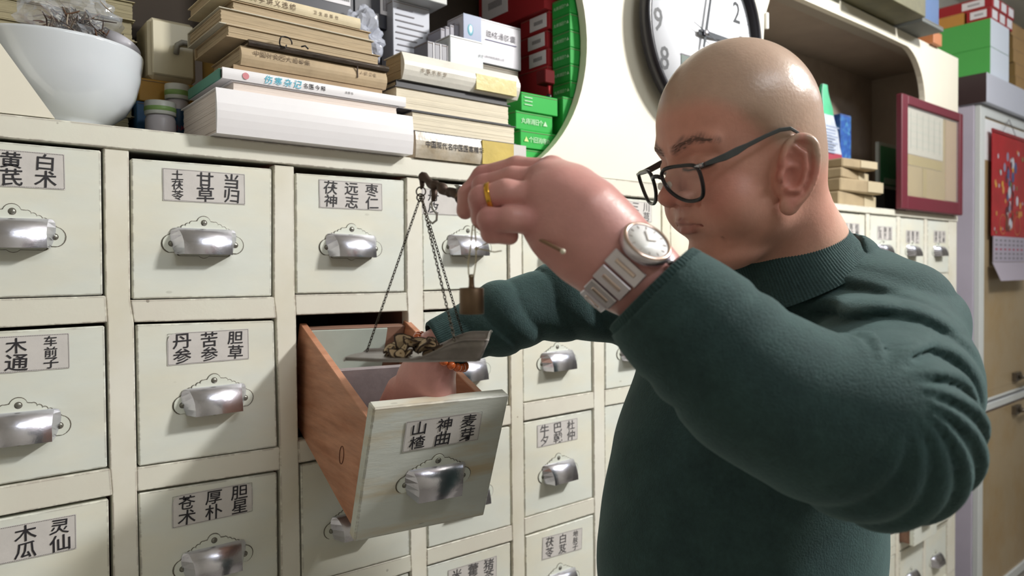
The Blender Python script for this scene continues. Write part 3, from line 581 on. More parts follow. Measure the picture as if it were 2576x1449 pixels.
g = G(); g.ball(((xa+xb)/2-.006, .1195, zt-.032), .012, 16, 0, (.75, .12, 1.2)); g.ball((xb-.010, .1195, zt-.062), .012, 16, 0, (.85, .12, 1)); g.build('capsule_print', mat('teal_print', '4C9CB0', .3), pb)
for i in range(4):
    x = xa-.0115*(i+1)-.0005*i
    carton(['nearest to', 'second from', 'third from', 'farthest from'][i]+' the capsule box in its row of thin grey medicine boxes', x, x+.0112, .135, .185, .0365, zt-.018-.006*i, mat('grey_med_box', '8D8B97', .5), group='thin grey medicine boxes in a row left of the capsule box')
sx0, sx1 = onY(1132, 85, .06)[0], onY(1216, 165, .06)[0]; sz1 = onY(1132, 86, .06)[2]
sb = carton('shiny silver-white medicine box in front of the capsule box', sx0, sx1, .060, .115, .225, sz1, mat('silver_box', 'DDE4EA', .15, var=.1, vscale=30))
words(sb, '片剂', (sx1-.014, .06, sz1-.030), X_, Z_, .008, M_greyt, NF)
carton('plain brown carton behind the right pile, under the silver-white box', sx0-.05, sx1, .068, .118, .0365, .2245, mat('brown_carton2', '7A7064', .6))
for i in range(3):
    x = sx0-.0165*(i+1); c_ = carton(['nearest', 'middle', 'farthest'][i]+' dark grey medicine box with a white edge left of the silver-white box', x, x+.016, .066, .116, .225, sz1-.020, mat('slate_box', '6E6E78', .4), group='small dark grey medicine boxes beside the silver-white box', side=[], front=[('white_edge', M_wlab, (x+.013, x+.0155, .226, sz1-.022))])
# red cartons: their left ends face the viewer
def redcarton(text, x0, x1, y0, y1, z0, z1, lab=None, group=None, flab=None):
    c_ = carton(text, x0, x1, y0, y1, z0, z1, M_redbox, group=group, side=[('white_label', M_wlab, lab)] if lab else [], front=[('white_label', M_wlab, flab)] if flab else [])
    if lab:
        g = G(); a, b, cc, d = lab
        for k in range(9):
            yy = a+(b-a)*(.22+.06*k); g.box(x0-.0016, x0-.0012, yy, yy+(b-a)*.035, cc+(d-cc)*.35, cc+(d-cc)*.62)
        g.build('print', M_greyt, c_)
    return c_
GR = 'three small red cartons with white end labels'
for i, (z, dy) in enumerate(((.2940, 0), (.3350, .004), (.3762, -.003))):
    redcarton(['lowest', 'middle', 'topmost'][i]+' of the three small red cartons with white end labels', 1.115, 1.200, .085+dy, .185+dy, z, z+.0405, (.093+dy, .150+dy, z+.006, z+.037))
redcarton('plain red carton under the three small labelled red cartons', 1.110, 1.198, .083, .20, .2190, .2935)
redcarton('large deep red carton on the shelf floor behind the green boxes', 1.105, 1.21, .15, .325, .0365, .2185)
redcarton('big red carton above the labelled ones with a white corner label', 1.100, 1.24, .080, .325, .4172, .520, (.21, .31, .447, .51), flab=(1.125, 1.23, .447, .51))
redcarton('deep red carton behind the three labelled ones', 1.118, 1.20, .205, .325, .2195, .4168)
GGn = 'green boxes on the right edge of the big opening'
for i in range(6):
    z = .2105+.0372*i
    c_ = carton(['bottom', 'second lowest', 'third lowest', 'third highest', 'second highest', 'top'][i]+' green titled box in the column at the right edge of the opening', 1.1215, 1.20, .0215, .0785, z, z+.0368, M_greenbox, group=GGn)
    words(c_, '▲个旧消痔丸'[::-1] if i != 3 else '▲个旧消痔丸'[::-1], (1.1215, .072, z+.018), (0, -1, 0), Z_, .0082, mat('pale_green_print', 'B8E0B8', .5), (-1, 0, 0), adv=1.0)
carton('green carton at the bottom right corner of the big opening', 1.098, 1.20, .0215, .080, .0365, .2100, M_greenbox)
GF = ['top green box of the short front pile, with small white lines', 'green box with white title, second in the short front pile', 'green box with a yellow triangle and white title, third in the short front pile', 'bottom green box of the short front pile']
fz = [.2050, .1655, .1265, .0880, .0365]
for i in range(4):
    x0 = (.987, .975, .984, .980)[i]; c_ = carton(GF[i], x0, x0+.104, .030+.004*(i % 2), .078, fz[i+1]+.0004, fz[i], mat('bright_green_carton', '30B04A', .6, spec=.25))
    if i == 0:
        g = G()
        for k in range(3): g.box(x0+.008, x0+.030, .0284, .0288, .1935-.0075*k, .1953-.0075*k)
        g.build('print_lines', mat('pale_green_print', 'B8E0B8', .5), c_)
    if i == 1: words(c_, '▲个旧消痔丸'[::-1], (x0+.014, .034, (fz[i]+fz[i+1])/2), X_, Z_, .0125, mat('pale_green_print', 'B8E0B8', .5), NF, adv=.98)
    if i == 2: words(c_, '▲', (x0+.008, .030, (fz[i]+fz[i+1])/2), X_, Z_, .0125, mat('yellow_green_print', 'CDEB8A', .5), NF); words(c_, '个旧消痔丸', (x0+.022, .030, (fz[i]+fz[i+1])/2), X_, Z_, .0125, mat('pale_green_print', 'B8E0B8', .5), NF, adv=.98)
st = thing('hand_stamp', (1.083, .058, .2055), 'dark red block stamp with a thin red stem and a black knob foot', 'stamp')
G().box(1.068, 1.098, .045, .075, .2400, .2700).build('stamp_block', mat('deep_red', '5E1014', .7, spec=.15), st, .002); G().tube([(1.0880, .055, .240), (1.0880, .055, .217)], .003, 8).build('stem', M_redbox, st); G().ball((1.0880, .055, .2125), .0072).build('knob', M_black, st)

# ---------------------------------------------------------------- wall clock
ck = thing('wall_clock', (1.533, -.02, .418), 'large round wall clock with black rim, white dial and digital window, behind the head', 'clock')
CC = np.array([1.533, -.0225, .418])
G().lathe([(0, .0), (.232, .0), (.236, .004), (.2375, .016), (.236, .026), (.231, .031), (.224, .031), (.2205, .024), (.2195, .0045), (0, .0045)], CC, (0, -1, 0), 96).build('rim', mat('clock_rim', '1C1A22', .28), ck)
G().lathe([(0, .0060), (.2190, .0060), (.2190, .0050), (0, .0050)], CC, (0, -1, 0), 96).build('dial', mat('dial_white', 'F4F7FF', .5), ck)
for h in range(1, 13):
    g = G(); a = math.radians(90-30*h); c_ = CC+np.array([math.cos(a)*.172, -.0062, math.sin(a)*.172]); s = str(h)
    put_text(g, s, c_+np.array([-.018*len(s)+.0, 0, 0]), X_, Z_, .058, adv=.62, nrm=NF, sx=.92, thick=.0006)
    g.build('numeral', mat('numeral_ink', '23272E', .5), ck)
def hand(name, ang, L, tail, w0, w1, y, m):
    a = math.radians(ang); d = np.array([math.cos(a), 0, math.sin(a)]); k = np.array([-d[2], 0, d[0]]); c = CC+np.array([0, y, 0]); n = np.array([0, -.0012, 0])
    q = [c-d*tail-k*w0*.7, c-d*tail+k*w0*.7, c+k*w0, c+d*L*.96+k*w1, c+d*L, c+d*L*.96-k*w1, c-k*w0]
    m_ = len(q); G().add(q+[p+n for p in q], [tuple(range(m_)), tuple(range(m_, 2*m_))[::-1]]+[(i, (i+1) % m_, (i+1) % m_+m_, i+m_) for i in range(m_)]).build(name, m, ck)
hm = mat('hand_ink', '1B2026', .3)
hand('minute_hand', 77, .165, .038, .0052, .0035, -.016, hm); hand('hour_hand', 2, .104, .026, .0085, .004, -.013, hm); hand('second_hand', -17, .15, .055, .0013, .0008, -.019, hm)
G().lathe([(0, .006), (.008, .006), (.008, 0)], CC+np.array([0, -.016, 0]), (0, -1, 0), 20).build('hub', M_chrome, ck)
G().box(1.446, 1.62, -.0305, -.0286, .285, .352).build('digital_window', mat('lcd', '6F7A74', .25), ck, .001); G().box(1.444, 1.622, -.0312, -.0305, .352, .3545).build('window_frame', M_greyt, ck)
g = G()
for k in range(60):
    if k % 5: a = math.radians(6*k); d = np.array([math.cos(a), 0, math.sin(a)]); g.ball(CC+d*.210+np.array([0, -.0060, 0]), .0014, 6)
tag(g.build('minute_marks', hm, ck), kind='stuff')

# ---------------------------------------------------------------- things in the right-hand opening
pk = thing('detergent_pack', (2.45, .12, .2), 'green and white plastic pack on tan papers behind the neck', 'pack')
gp = G(); N_ = 10; vs = []
for j in range(N_+1):
    t = j/N_; hw = .062*(1-.75*max(0, t-.25)/.75); th = .035*(1-t*.9)+.001
    for sx, sy in ((-1, -1), (1, -1), (1, 1), (-1, 1)): vs.append((2.452+sx*hw+.004*math.sin(j*2), .13+sy*th, .2000+.27*t))
fs = [(4*j+k, 4*j+(k+1) % 4, 4*j+4+(k+1) % 4, 4*j+4+k) for j in range(N_) for k in range(4)]+[(0, 3, 2, 1), tuple(4*N_+k for k in range(4))]
gp.add(vs, fs); gp.m = [1 if (i < 40 and i//4 >= 6) else (2 if i < 4 else 0) for i in range(len(fs))]; gp.build('pack_body', [mat('pack_white', 'C9D2E2', .25, var=.25, vscale=30), mat('pack_green', '3FBF86', .3, var=.3, vscale=20), mat('pack_red', 'A04050', .4)], pk, .001)
g = G()
for i in range(9): g.box(2.398+.003*(i % 2), 2.398+random.uniform(.06, .095), .0935, .0940, .225+.011*i, .229+.011*i)
g.build('print_lines', mat('blue_grey_print', '8C98B4', .5), pk)
carton('blue box with patterned side beside the green and white pack', 2.515, 2.592, .10, .18, .2005, .372, mat('blue_pattern', '3A62B0', .35, var=.4, vscale=50, col2='5FA0C8', mask=.6, mscale=45))
GP = 'folded tan paper packets stacked in the right opening'
M_tan = mat('tan_paper', 'A89678', .8, var=.2, vscale=14)
z = .0365
for i, (a, b, h, ry) in enumerate(((2.36, 2.665, .05, .06), (2.37, 2.64, .045, -.07), (2.38, 2.635, .035, .12), (2.385, 2.59, .032, -.10))):
    t = thing('paper_packet', ((a+b)/2, .09, z), ['bottom', 'second lowest', 'second highest', 'topmost'][i]+' of the folded tan paper packets behind the neck', 'packet', GP)
    rotg(G().box(a, b, .03, .18, z, z+h*.96), (a, .03), ry).build('packet_body', M_tan, t, .004)
    rotg(G().box(b-.10, b+.002, .0275, .0298, z+.004, z+h*.9), (a, .03), ry).build('folded_flap', mat('tan_paper_light', 'BDB094', .8, var=.1), t, .0008); z += h
bg = crumple((2.74, .20, .122), .105, (1.0, .75, .80), 30, .10, 21).build('black_bag', mat('black_film', '17181B', .25, bump=.5, bscale=20), None, loc=(2.76, .15, .0365)); top(bg, 'crumpled black bag between the tan packets and the green box', 'bag')
gb = thing('green_notebook', (2.885, .09, .15), 'green booklet with a pale border, standing in front of the black bag', 'booklet')
G().box(2.778, 2.995, .085, .098, .125, .300).build('booklet_cover', mat('pale_border', 'A9B4B4', .5), gb, .002); G().box(2.792, 2.981, .0835, .0848, .140, .286).build('green_panel', mat('green_panel', '2E7F58', .5), gb); G().box(2.82, 2.96, .0822, .0834, .145, .168).build('print_patch', mat('patch', '8FA89A', .6), gb)
carton('flat black box under the green booklet', 2.79, 3.05, .07, .11, .0365, .1245, mat('black_box_low', '1A1A1C', .5), flap=False)
# framed notice in front of the opening
fr = thing('notice_frame', (2.99, -.03, .04), 'dark red picture frame holding a pale notice, standing on the cabinet by the tall cupboard', 'frame')
M_fr = mat('frame_red', '6A2735', .4)
FX0, FX1, FZ0, FZ1, FY = 2.700, 3.275, .0370, .446, -.030
G().box(FX0, FX0+.050, FY, FY+.022, FZ0, FZ1).build('frame_bar', M_fr, fr, .003); G().box(FX1-.034, FX1, FY, FY+.022, FZ0, FZ1).build('frame_bar', M_fr, fr, .003)
G().box(FX0+.0505, FX1-.0345, FY, FY+.022, FZ1-.034, FZ1).build('frame_bar', M_fr, fr, .003); G().box(FX0+.0505, FX1-.0345, FY, FY+.022, FZ0, FZ0+.050).build('frame_bar', M_fr, fr, .003)
G().box(FX0+.051, FX1-.035, FY+.014, FY+.020, FZ0+.051, FZ1-.035).build('backing_board', mat('mustard_board', '9C8852', .5, var=.15), fr)
G().box(FX0+.075, FX0+.40, FY+.012, FY+.0138, FZ0+.205, FZ1-.037).build('notice_paper', mat('notice_paper', 'B4B2A6', .5, var=.1), fr)
g = G()
for i in range(5): g.box(FX0+.085, FX0+.39, FY+.0114, FY+.0119, FZ0+.235+.027*i, FZ0+.238+.027*i)
for i in range(6): g.box(FX0+.10+.053*i, FX0+.103+.053*i, FY+.0108, FY+.0113, FZ0+.225, FZ1-.05)
g.build('notice_grid', mat('grid_grey', 'A9AFA4', .6), fr)
G().box(FX0+.06, FX0+.39, FY+.012, FY+.0138, FZ0+.165, FZ0+.200).build('mustard_strip', mat('mustard_dark', '94823C', .5), fr); G().box(FX0+.21, FX0+.245, FY+.012, FY+.0138, FZ0+.055, FZ0+.163).build('mustard_strip', MATS['mustard_dark'], fr); G().box(FX0+.43, FX1-.036, FY+.012, FY+.0138, FZ0+.055, FZ1-.037).build('tan_strip', mat('tan_strip', 'A08662', .5), fr)
G().box(FX0+.0508, FX1-.0348, FY+.006, FY+.0075, FZ0+.0505, FZ1-.0345).build('glass_pane', mat('frame_glass', 'FFFFFF', .04, alpha=.10, spec=.8), fr)

# ---------------------------------------------------------------- tall cupboard at the right
cu = thing('tall_cupboard', (4.1, .25, -1.69), 'tall pale cupboard with tan panelled doors and white frames at the right edge', 'cupboard')
M_lil = mat('lilac_white', 'C6C0D2', .35, var=.08, vscale=6); M_wfr = mat('white_frame', 'D5DADB', .35); M_tanp = mat('tan_panel', 'AE9B7C', .22, var=.10, vscale=2.5, col2='A98F66', mask=.57, mscale=3.2)
G().box(3.555, 5.2, .022, .55, -1.69, .534).build('cupboard_body', M_lil, cu, .002)
G().box(3.548, 5.2, -.028, .55, .5345, .662).build('header', mat('header_white', 'C9CDDC', .3), cu, .002); G().box(3.5455, 3.5478, -.027, .10, .536, .661).build('header_end', mat('dark_brown', '3A2A2C', .4), cu)
for (z0, z1, nm) in ((-.775, .532, 'door'), (-1.68, -.787, 'door')):
    dd = G().box(3.615, 4.48, .006, .020, z0+.045, z1-.045).build(nm, M_tanp, cu)
    q = [G().box(3.560, 3.6145, -.002, .0215, z0, z1), G().box(4.4805, 4.535, -.002, .0215, z0, z1), G().box(3.6150, 4.48, -.002, .0215, z1-.0445, z1), G().box(3.6150, 4.48, -.002, .0215, z0, z0+.0445)]
    if z0 > -1: q[3] = G().box(3.6150, 4.48, .002, .0215, z0, z0+.012); dd2 = G().box(3.6150, 4.48, .006, .020, z0+.0125, z0+.0445).build('panel_base', M_tanp, dd)
    else: q[2] = G().box(3.6150, 4.48, .002, .0215, z1-.030, z1)
    for k in q: k.build('door_frame', M_wfr, dd, .002)
for i, z in enumerate((-.70, -.86)):
    h = G().box(4.02, 4.10, -.012, .005, z-.02, z+.02); h.tube([(4.06, -.012, z), (4.06, -.035, z), (4.12, -.035, z-.01), (4.18, -.03, z-.01)], .010, 8); h.build('latch', mat('tarnished_metal', '6E665C', .35, .7), cu)
g = G().box(3.63, 4.47, .0048, .0056, .30, .48).build('white_sheet', mat('white_sheet', 'E9ECF0', .4), cu)
cal = thing('wall_calendar', (3.9, -.02, -.2), 'red New Year wall calendar hanging on the tall cupboard door', 'calendar')
G().box(3.660, 4.13, -.016, -.0135, -.035, .425).build('calendar_sheet', mat('calendar_red', 'B32430', .25, var=.25, vscale=9), cal)
G().box(3.655, 4.135, -.019, -.0130, .422, .437).build('top_bar', mat('bar_red', '8E2733', .3), cal); G().tube([(3.80, -.014, .437), (3.89, -.012, .505), (3.98, -.014, .437)], .0015, 6).build('hanging_cord', M_greyt, cal)
g = G(); rs = np.random.default_rng(5)
cols_ = ['D8A05A', '8C93B0', '4A5C8C', 'C9CCD8', '5A2A34', '6E8C5A', 'E0B44A']
for i in range(66):   # loose ornamental print: a robed-figure-like column of blots among clouds, not a known picture
    cx = 3.90+rs.normal()*.035*(1+(.33-i*.008)); cz = .33-.0085*i; k = int(rs.choice([1, 2, 3, 4, 4])) if i < 40 else int(rs.choice([0, 5, 6, 3]))
    if i >= 40: cx = rs.uniform(3.69, 4.10); cz = rs.uniform(-.02, .38)
    g.disc((cx, -.0162-.00002*i, cz), (0, -1, 0), rs.uniform(.012, .030) if i < 40 else rs.uniform(.006, .020), 9, k, .7)
for i in range(3): g.lathe([(.045-.002, 0), (.045, 0)], (3.80+.1*i, -.0176, .02+.02*(i % 2)), (0, -1, 0), 20, 0, False)
g.build('calendar_print', [mat('cal_print_%s' % c, c, .4) for c in cols_], cal)['kind'] = 'stuff'
G().box(3.680, 4.13, -.0185, -.0140, -.150, -.036).build('month_grid', mat('month_paper', 'A9A3B4', .5), cal)
g = G()
for i in range(5):
    for j in range(7): g.box(3.70+.058*j, 3.725+.058*j, -.0191, -.0186, -.058-.020*i, -.050-.020*i, 1 if i == 2 else 0)
tag(g.build('month_numbers', [M_greyt, mat('cal_red_ink', 'A03048', .5)], cal), kind='stuff')
G().hexa([(3.66, -.020, -.152), (4.13, -.020, -.152), (4.12, -.055, -.235), (3.655, -.055, -.235), (3.66, -.018, -.152), (4.13, -.018, -.152), (4.12, -.053, -.235), (3.655, -.053, -.235)]).build('curled_sheet', mat('curl_paper', 'A7A0AE', .5), cal)
# boxes on the cupboard
M_gside = mat('grass_green_side', '49A94C', .4)
for i, (z0, z1) in enumerate(((.6625, .800), (.8005, .925))):
    c_ = carton(['lower', 'upper'][i]+' of two big green-sided white-fronted cartons on the tall cupboard', 3.672, 3.915, -.002, .33, z0, z1, M_gside, flap=False, front=[('white_front', mat('front_white', 'DDE6F4', .4), (3.673, 3.914, z0+.001, z1-.001))])
GRR = 'small red cartons with white ends on top of the green-sided cartons'
for i in range(3):
    for j in range(2):
        z0 = .9255+.055*j; x0 = 3.680+.098*i+.02*j; redcarton('%s small red carton with a white end, %s row, above the green-sided cartons' % (['leftmost', 'middle', 'right-hand'][i], ['lower', 'upper'][j]), x0, x0+.095, 0, (.095, .30)[j], z0, z0+.054, ((.015, .08), (.03, .12))[j]+(z0+.012, z0+.045), group=GRR, flab=(x0+.02, x0+.085, z0+.008, z0+.046))
carton('long orange kraft carton behind the lower red cartons, high on the right', 3.675, 3.86, .105, .32, .9255, .9790, mat('orange_kraft', 'C28A3E', .6, var=.1))
for i in range(5):
    carton(['bottom', 'second lowest', 'middle', 'second highest', 'top'][i]+' kraft brown carton of the stack at the far right on the tall cupboard', 3.99+.01*(i % 2), 4.40, -.01+.005*i, .30, .6625+.064*i, .6625+.064*i+.0635, mat('kraft', '9C7B4C', .7, var=.15), group='kraft brown cartons stacked at the far right')
# boxes on top of the shelf unit
carton('flat grey carton overhanging the shelf top under the blue box', 2.715, 2.90, -.09, .16, .6842, .7000, mat('flat_grey', '6A6E6C', .6))
carton('olive printed carton overhanging the shelf top', 2.31, 2.70, -.105, .12, .6900, .790, mat('olive_print', '6E6A4E', .5, var=.35, vscale=14), front=[('yellow_label', mat('yellow_label', 'D9CB5A', .5), (2.33, 2.42, .700, .785))], rot=.0)
carton('teal carton at the left on the shelf top', 2.06, 2.30, -.06, .16, .6920, .80, mat('teal_carton', '2F6A6A', .4))
carton('deep blue carton on the flat grey one, high on the right', 2.745, 2.87, -.085, .14, .7005, .88, mat('deep_blue', '2E5488', .4, var=.2))
carton('small orange box between the shelf top and green-sided cartons', 3.00, 3.08, -.02, .10, .6825, .73, mat('orange_small', 'C07A4C', .5))
# ---------------------------------------------------------------- signed-distance modelling for the figure
def seg(P, a, b, ra, rb):
    a = np.asarray(a, float); b = np.asarray(b, float); d = b-a; t = np.clip((P-a)@d/(d@d+1e-12), 0, 1)
    return np.linalg.norm(P-(a+t[:, None]*d), axis=1)-(ra+(rb-ra)*t)
def chain(P, pts, k=.006):     # pts: (point, radius)
    d = None
    for (a, ra), (b, rb) in zip(pts, pts[1:]):
        e = seg(P, a, b, ra, rb); d = e if d is None else smin(d, e, k)
    return d
def ell(P, c, r, A=None):
    q = P-np.asarray(c, float); q = q if A is None else q@A.T; r = np.asarray(r, float)
    k0 = np.linalg.norm(q/r, axis=1); k1 = np.linalg.norm(q/(r*r), axis=1); return k0*(k0-1)/(k1+1e-9)
def smin(a, b, k):
    h = np.maximum(k-np.abs(a-b), 0)/k; return np.minimum(a, b)-h*h*k*.25
def ssub(a, b, k):
    return -smin(-a, b, k)
def perp(ax, ref):
    ax = ax/np.linalg.norm(ax); r = ref-ax*(ref@ax); r /= np.linalg.norm(r); return r, np.cross(ax, r)
def sst(x, a, b):
    t = np.clip((x-a)/(b-a), 0, 1); return t*t*(3-2*t)
def smooth4(P):
    P = [np.array(p, float) for p in P]; o = []
    for i in range(len(P)-1):
        p0, p1, p2, p3 = P[max(i-1, 0)], P[i], P[i+1], P[min(i+2, len(P)-1)]
        for t in (0, .33, .67): o.append(tuple(.5*((2*p1)+(p2-p0)*t+(2*p0-5*p1+4*p2-p3)*t*t+(3*p1-p0-3*p2+p3)*t**3)))
    return o+[tuple(P[-1])]
def surface_nets(f, lo, hi, h, slack=1.6):
    lo = np.array(lo, float); hi = np.array(hi, float); B = 8
    nb = np.ceil((hi-lo)/(h*B)).astype(int)+1; n = nb*B+1
    ix = np.stack(np.meshgrid(*[np.arange(k) for k in nb], indexing='ij'), -1).reshape(-1, 3)
    cc = lo+(ix+.5)*B*h; dc = np.concatenate([f(c) for c in np.array_split(cc, max(1, len(cc)//200000))])
    F = np.repeat(np.repeat(np.repeat(np.sign(dc).reshape(nb).astype(np.float32), B, 0), B, 1), B, 2)
    F = np.pad(F, ((0, 1),)*3, mode='edge')
    act = ix[np.abs(dc) < B*h*.87*slack]; o = np.arange(B+1); og = np.stack(np.meshgrid(o, o, o, indexing='ij'), -1).reshape(-1, 3)
    for ch in np.array_split(act, max(1, len(act)//400)):
        g = (ch[:, None, :]*B+og[None]).reshape(-1, 3); F[g[:, 0], g[:, 1], g[:, 2]] = f(lo+g*h)
    S = F < 0; c = np.zeros(tuple(n-1), np.int8)
    for a in (0, 1):
        for b in (0, 1):
            for d in (0, 1): c += S[a:a+n[0]-1, b:b+n[1]-1, d:d+n[2]-1]
    cells = np.argwhere((c > 0) & (c < 8)); idx = np.full(c.shape, -1, np.int32); idx[tuple(cells.T)] = np.arange(len(cells))
    acc = np.zeros((len(cells), 3)); cnt = np.zeros(len(cells))
    cor = np.array([(a, b, d) for a in (0, 1) for b in (0, 1) for d in (0, 1)])
    V = [F[tuple((cells+k).T)] for k in cor]
    for i in range(8):
        for j in range(i+1, 8):
            if np.abs(cor[i]-cor[j]).sum() != 1: continue
            m = (V[i] < 0) != (V[j] < 0); t = np.where(m, V[i]/(V[i]-V[j]+1e-12), 0)
            p = cor[i]+(cor[j]-cor[i])*t[:, None]; acc += p*m[:, None]; cnt += m
    vert = lo+(cells+acc/cnt[:, None])*h; quads = []
    for ax in range(3):
        e = [0, 0, 0]; e[ax] = 1; a = S[:n[0]-e[0], :n[1]-e[1], :n[2]-e[2]]; b = S[e[0]:, e[1]:, e[2]:]
        o1, o2 = [k for k in range(3) if k != ax]; ed = np.argwhere(a != b); ed = ed[(ed[:, o1] > 0) & (ed[:, o2] > 0) & (ed[:, o1] < n[o1]-1) & (ed[:, o2] < n[o2]-1)]
        s = S[tuple(ed.T)]; u1 = np.zeros(3, int); u1[o1] = 1; u2 = np.zeros(3, int); u2[o2] = 1
        q = np.stack([idx[tuple((ed-u1-u2).T)], idx[tuple((ed-u2).T)], idx[tuple(ed.T)], idx[tuple((ed-u1).T)]], 1)
        fl = s if ax != 1 else ~s; q[~fl] = q[~fl][:, ::-1]; quads.append(q)
    return vert, np.concatenate(quads)
def np_mesh(name, v, q, mats, org, col=None, mi=None, rough=None):
    me = bpy.data.meshes.new(name); me.vertices.add(len(v)); me.vertices.foreach_set('co', (v-np.array(org)).astype(np.float32).ravel())
    me.loops.add(q.size); me.loops.foreach_set('vertex_index', q.astype(np.int32).ravel()); me.polygons.add(len(q))
    me.polygons.foreach_set('loop_start', np.arange(0, q.size, 4, dtype=np.int32)); me.polygons.foreach_set('use_smooth', np.ones(len(q), bool))
    for m in (mats if isinstance(mats, list) else [mats]): me.materials.append(m)
    if mi is not None: me.polygons.foreach_set('material_index', mi.astype(np.int32))
    me.update(calc_edges=True); me.validate()
    if col is not None:
        a = me.color_attributes.new('Col', 'FLOAT_COLOR', 'POINT'); a.data.foreach_set('color', np.c_[col, np.ones(len(col)) if rough is None else rough].astype(np.float32).ravel())
    return me

# head frame: forward, left (towards the viewer), up
def cdir(v): return CR*v[0]+CU*v[1]-CF*v[2]
def hframe(yaw, p, rl):
    F = np.array([-math.cos(yaw)*math.cos(p), -math.sin(p), math.sin(yaw)*math.cos(p)]); L = np.array([math.sin(yaw), 0, math.cos(yaw)])
    U = np.cross(F, L); U = U if U[1] > 0 else -U; L2 = L*math.cos(rl)+U*math.sin(rl); U2 = -L*math.sin(rl)+U*math.cos(rl)
    return np.stack([cdir(F), cdir(L2), cdir(U2)])
HM = hframe(.3, .3, -.08); HO = CP+cdir((.258, .131, -.80))
def H(f, l, u): return HO+(np.array([f, l, u])/1000)@HM
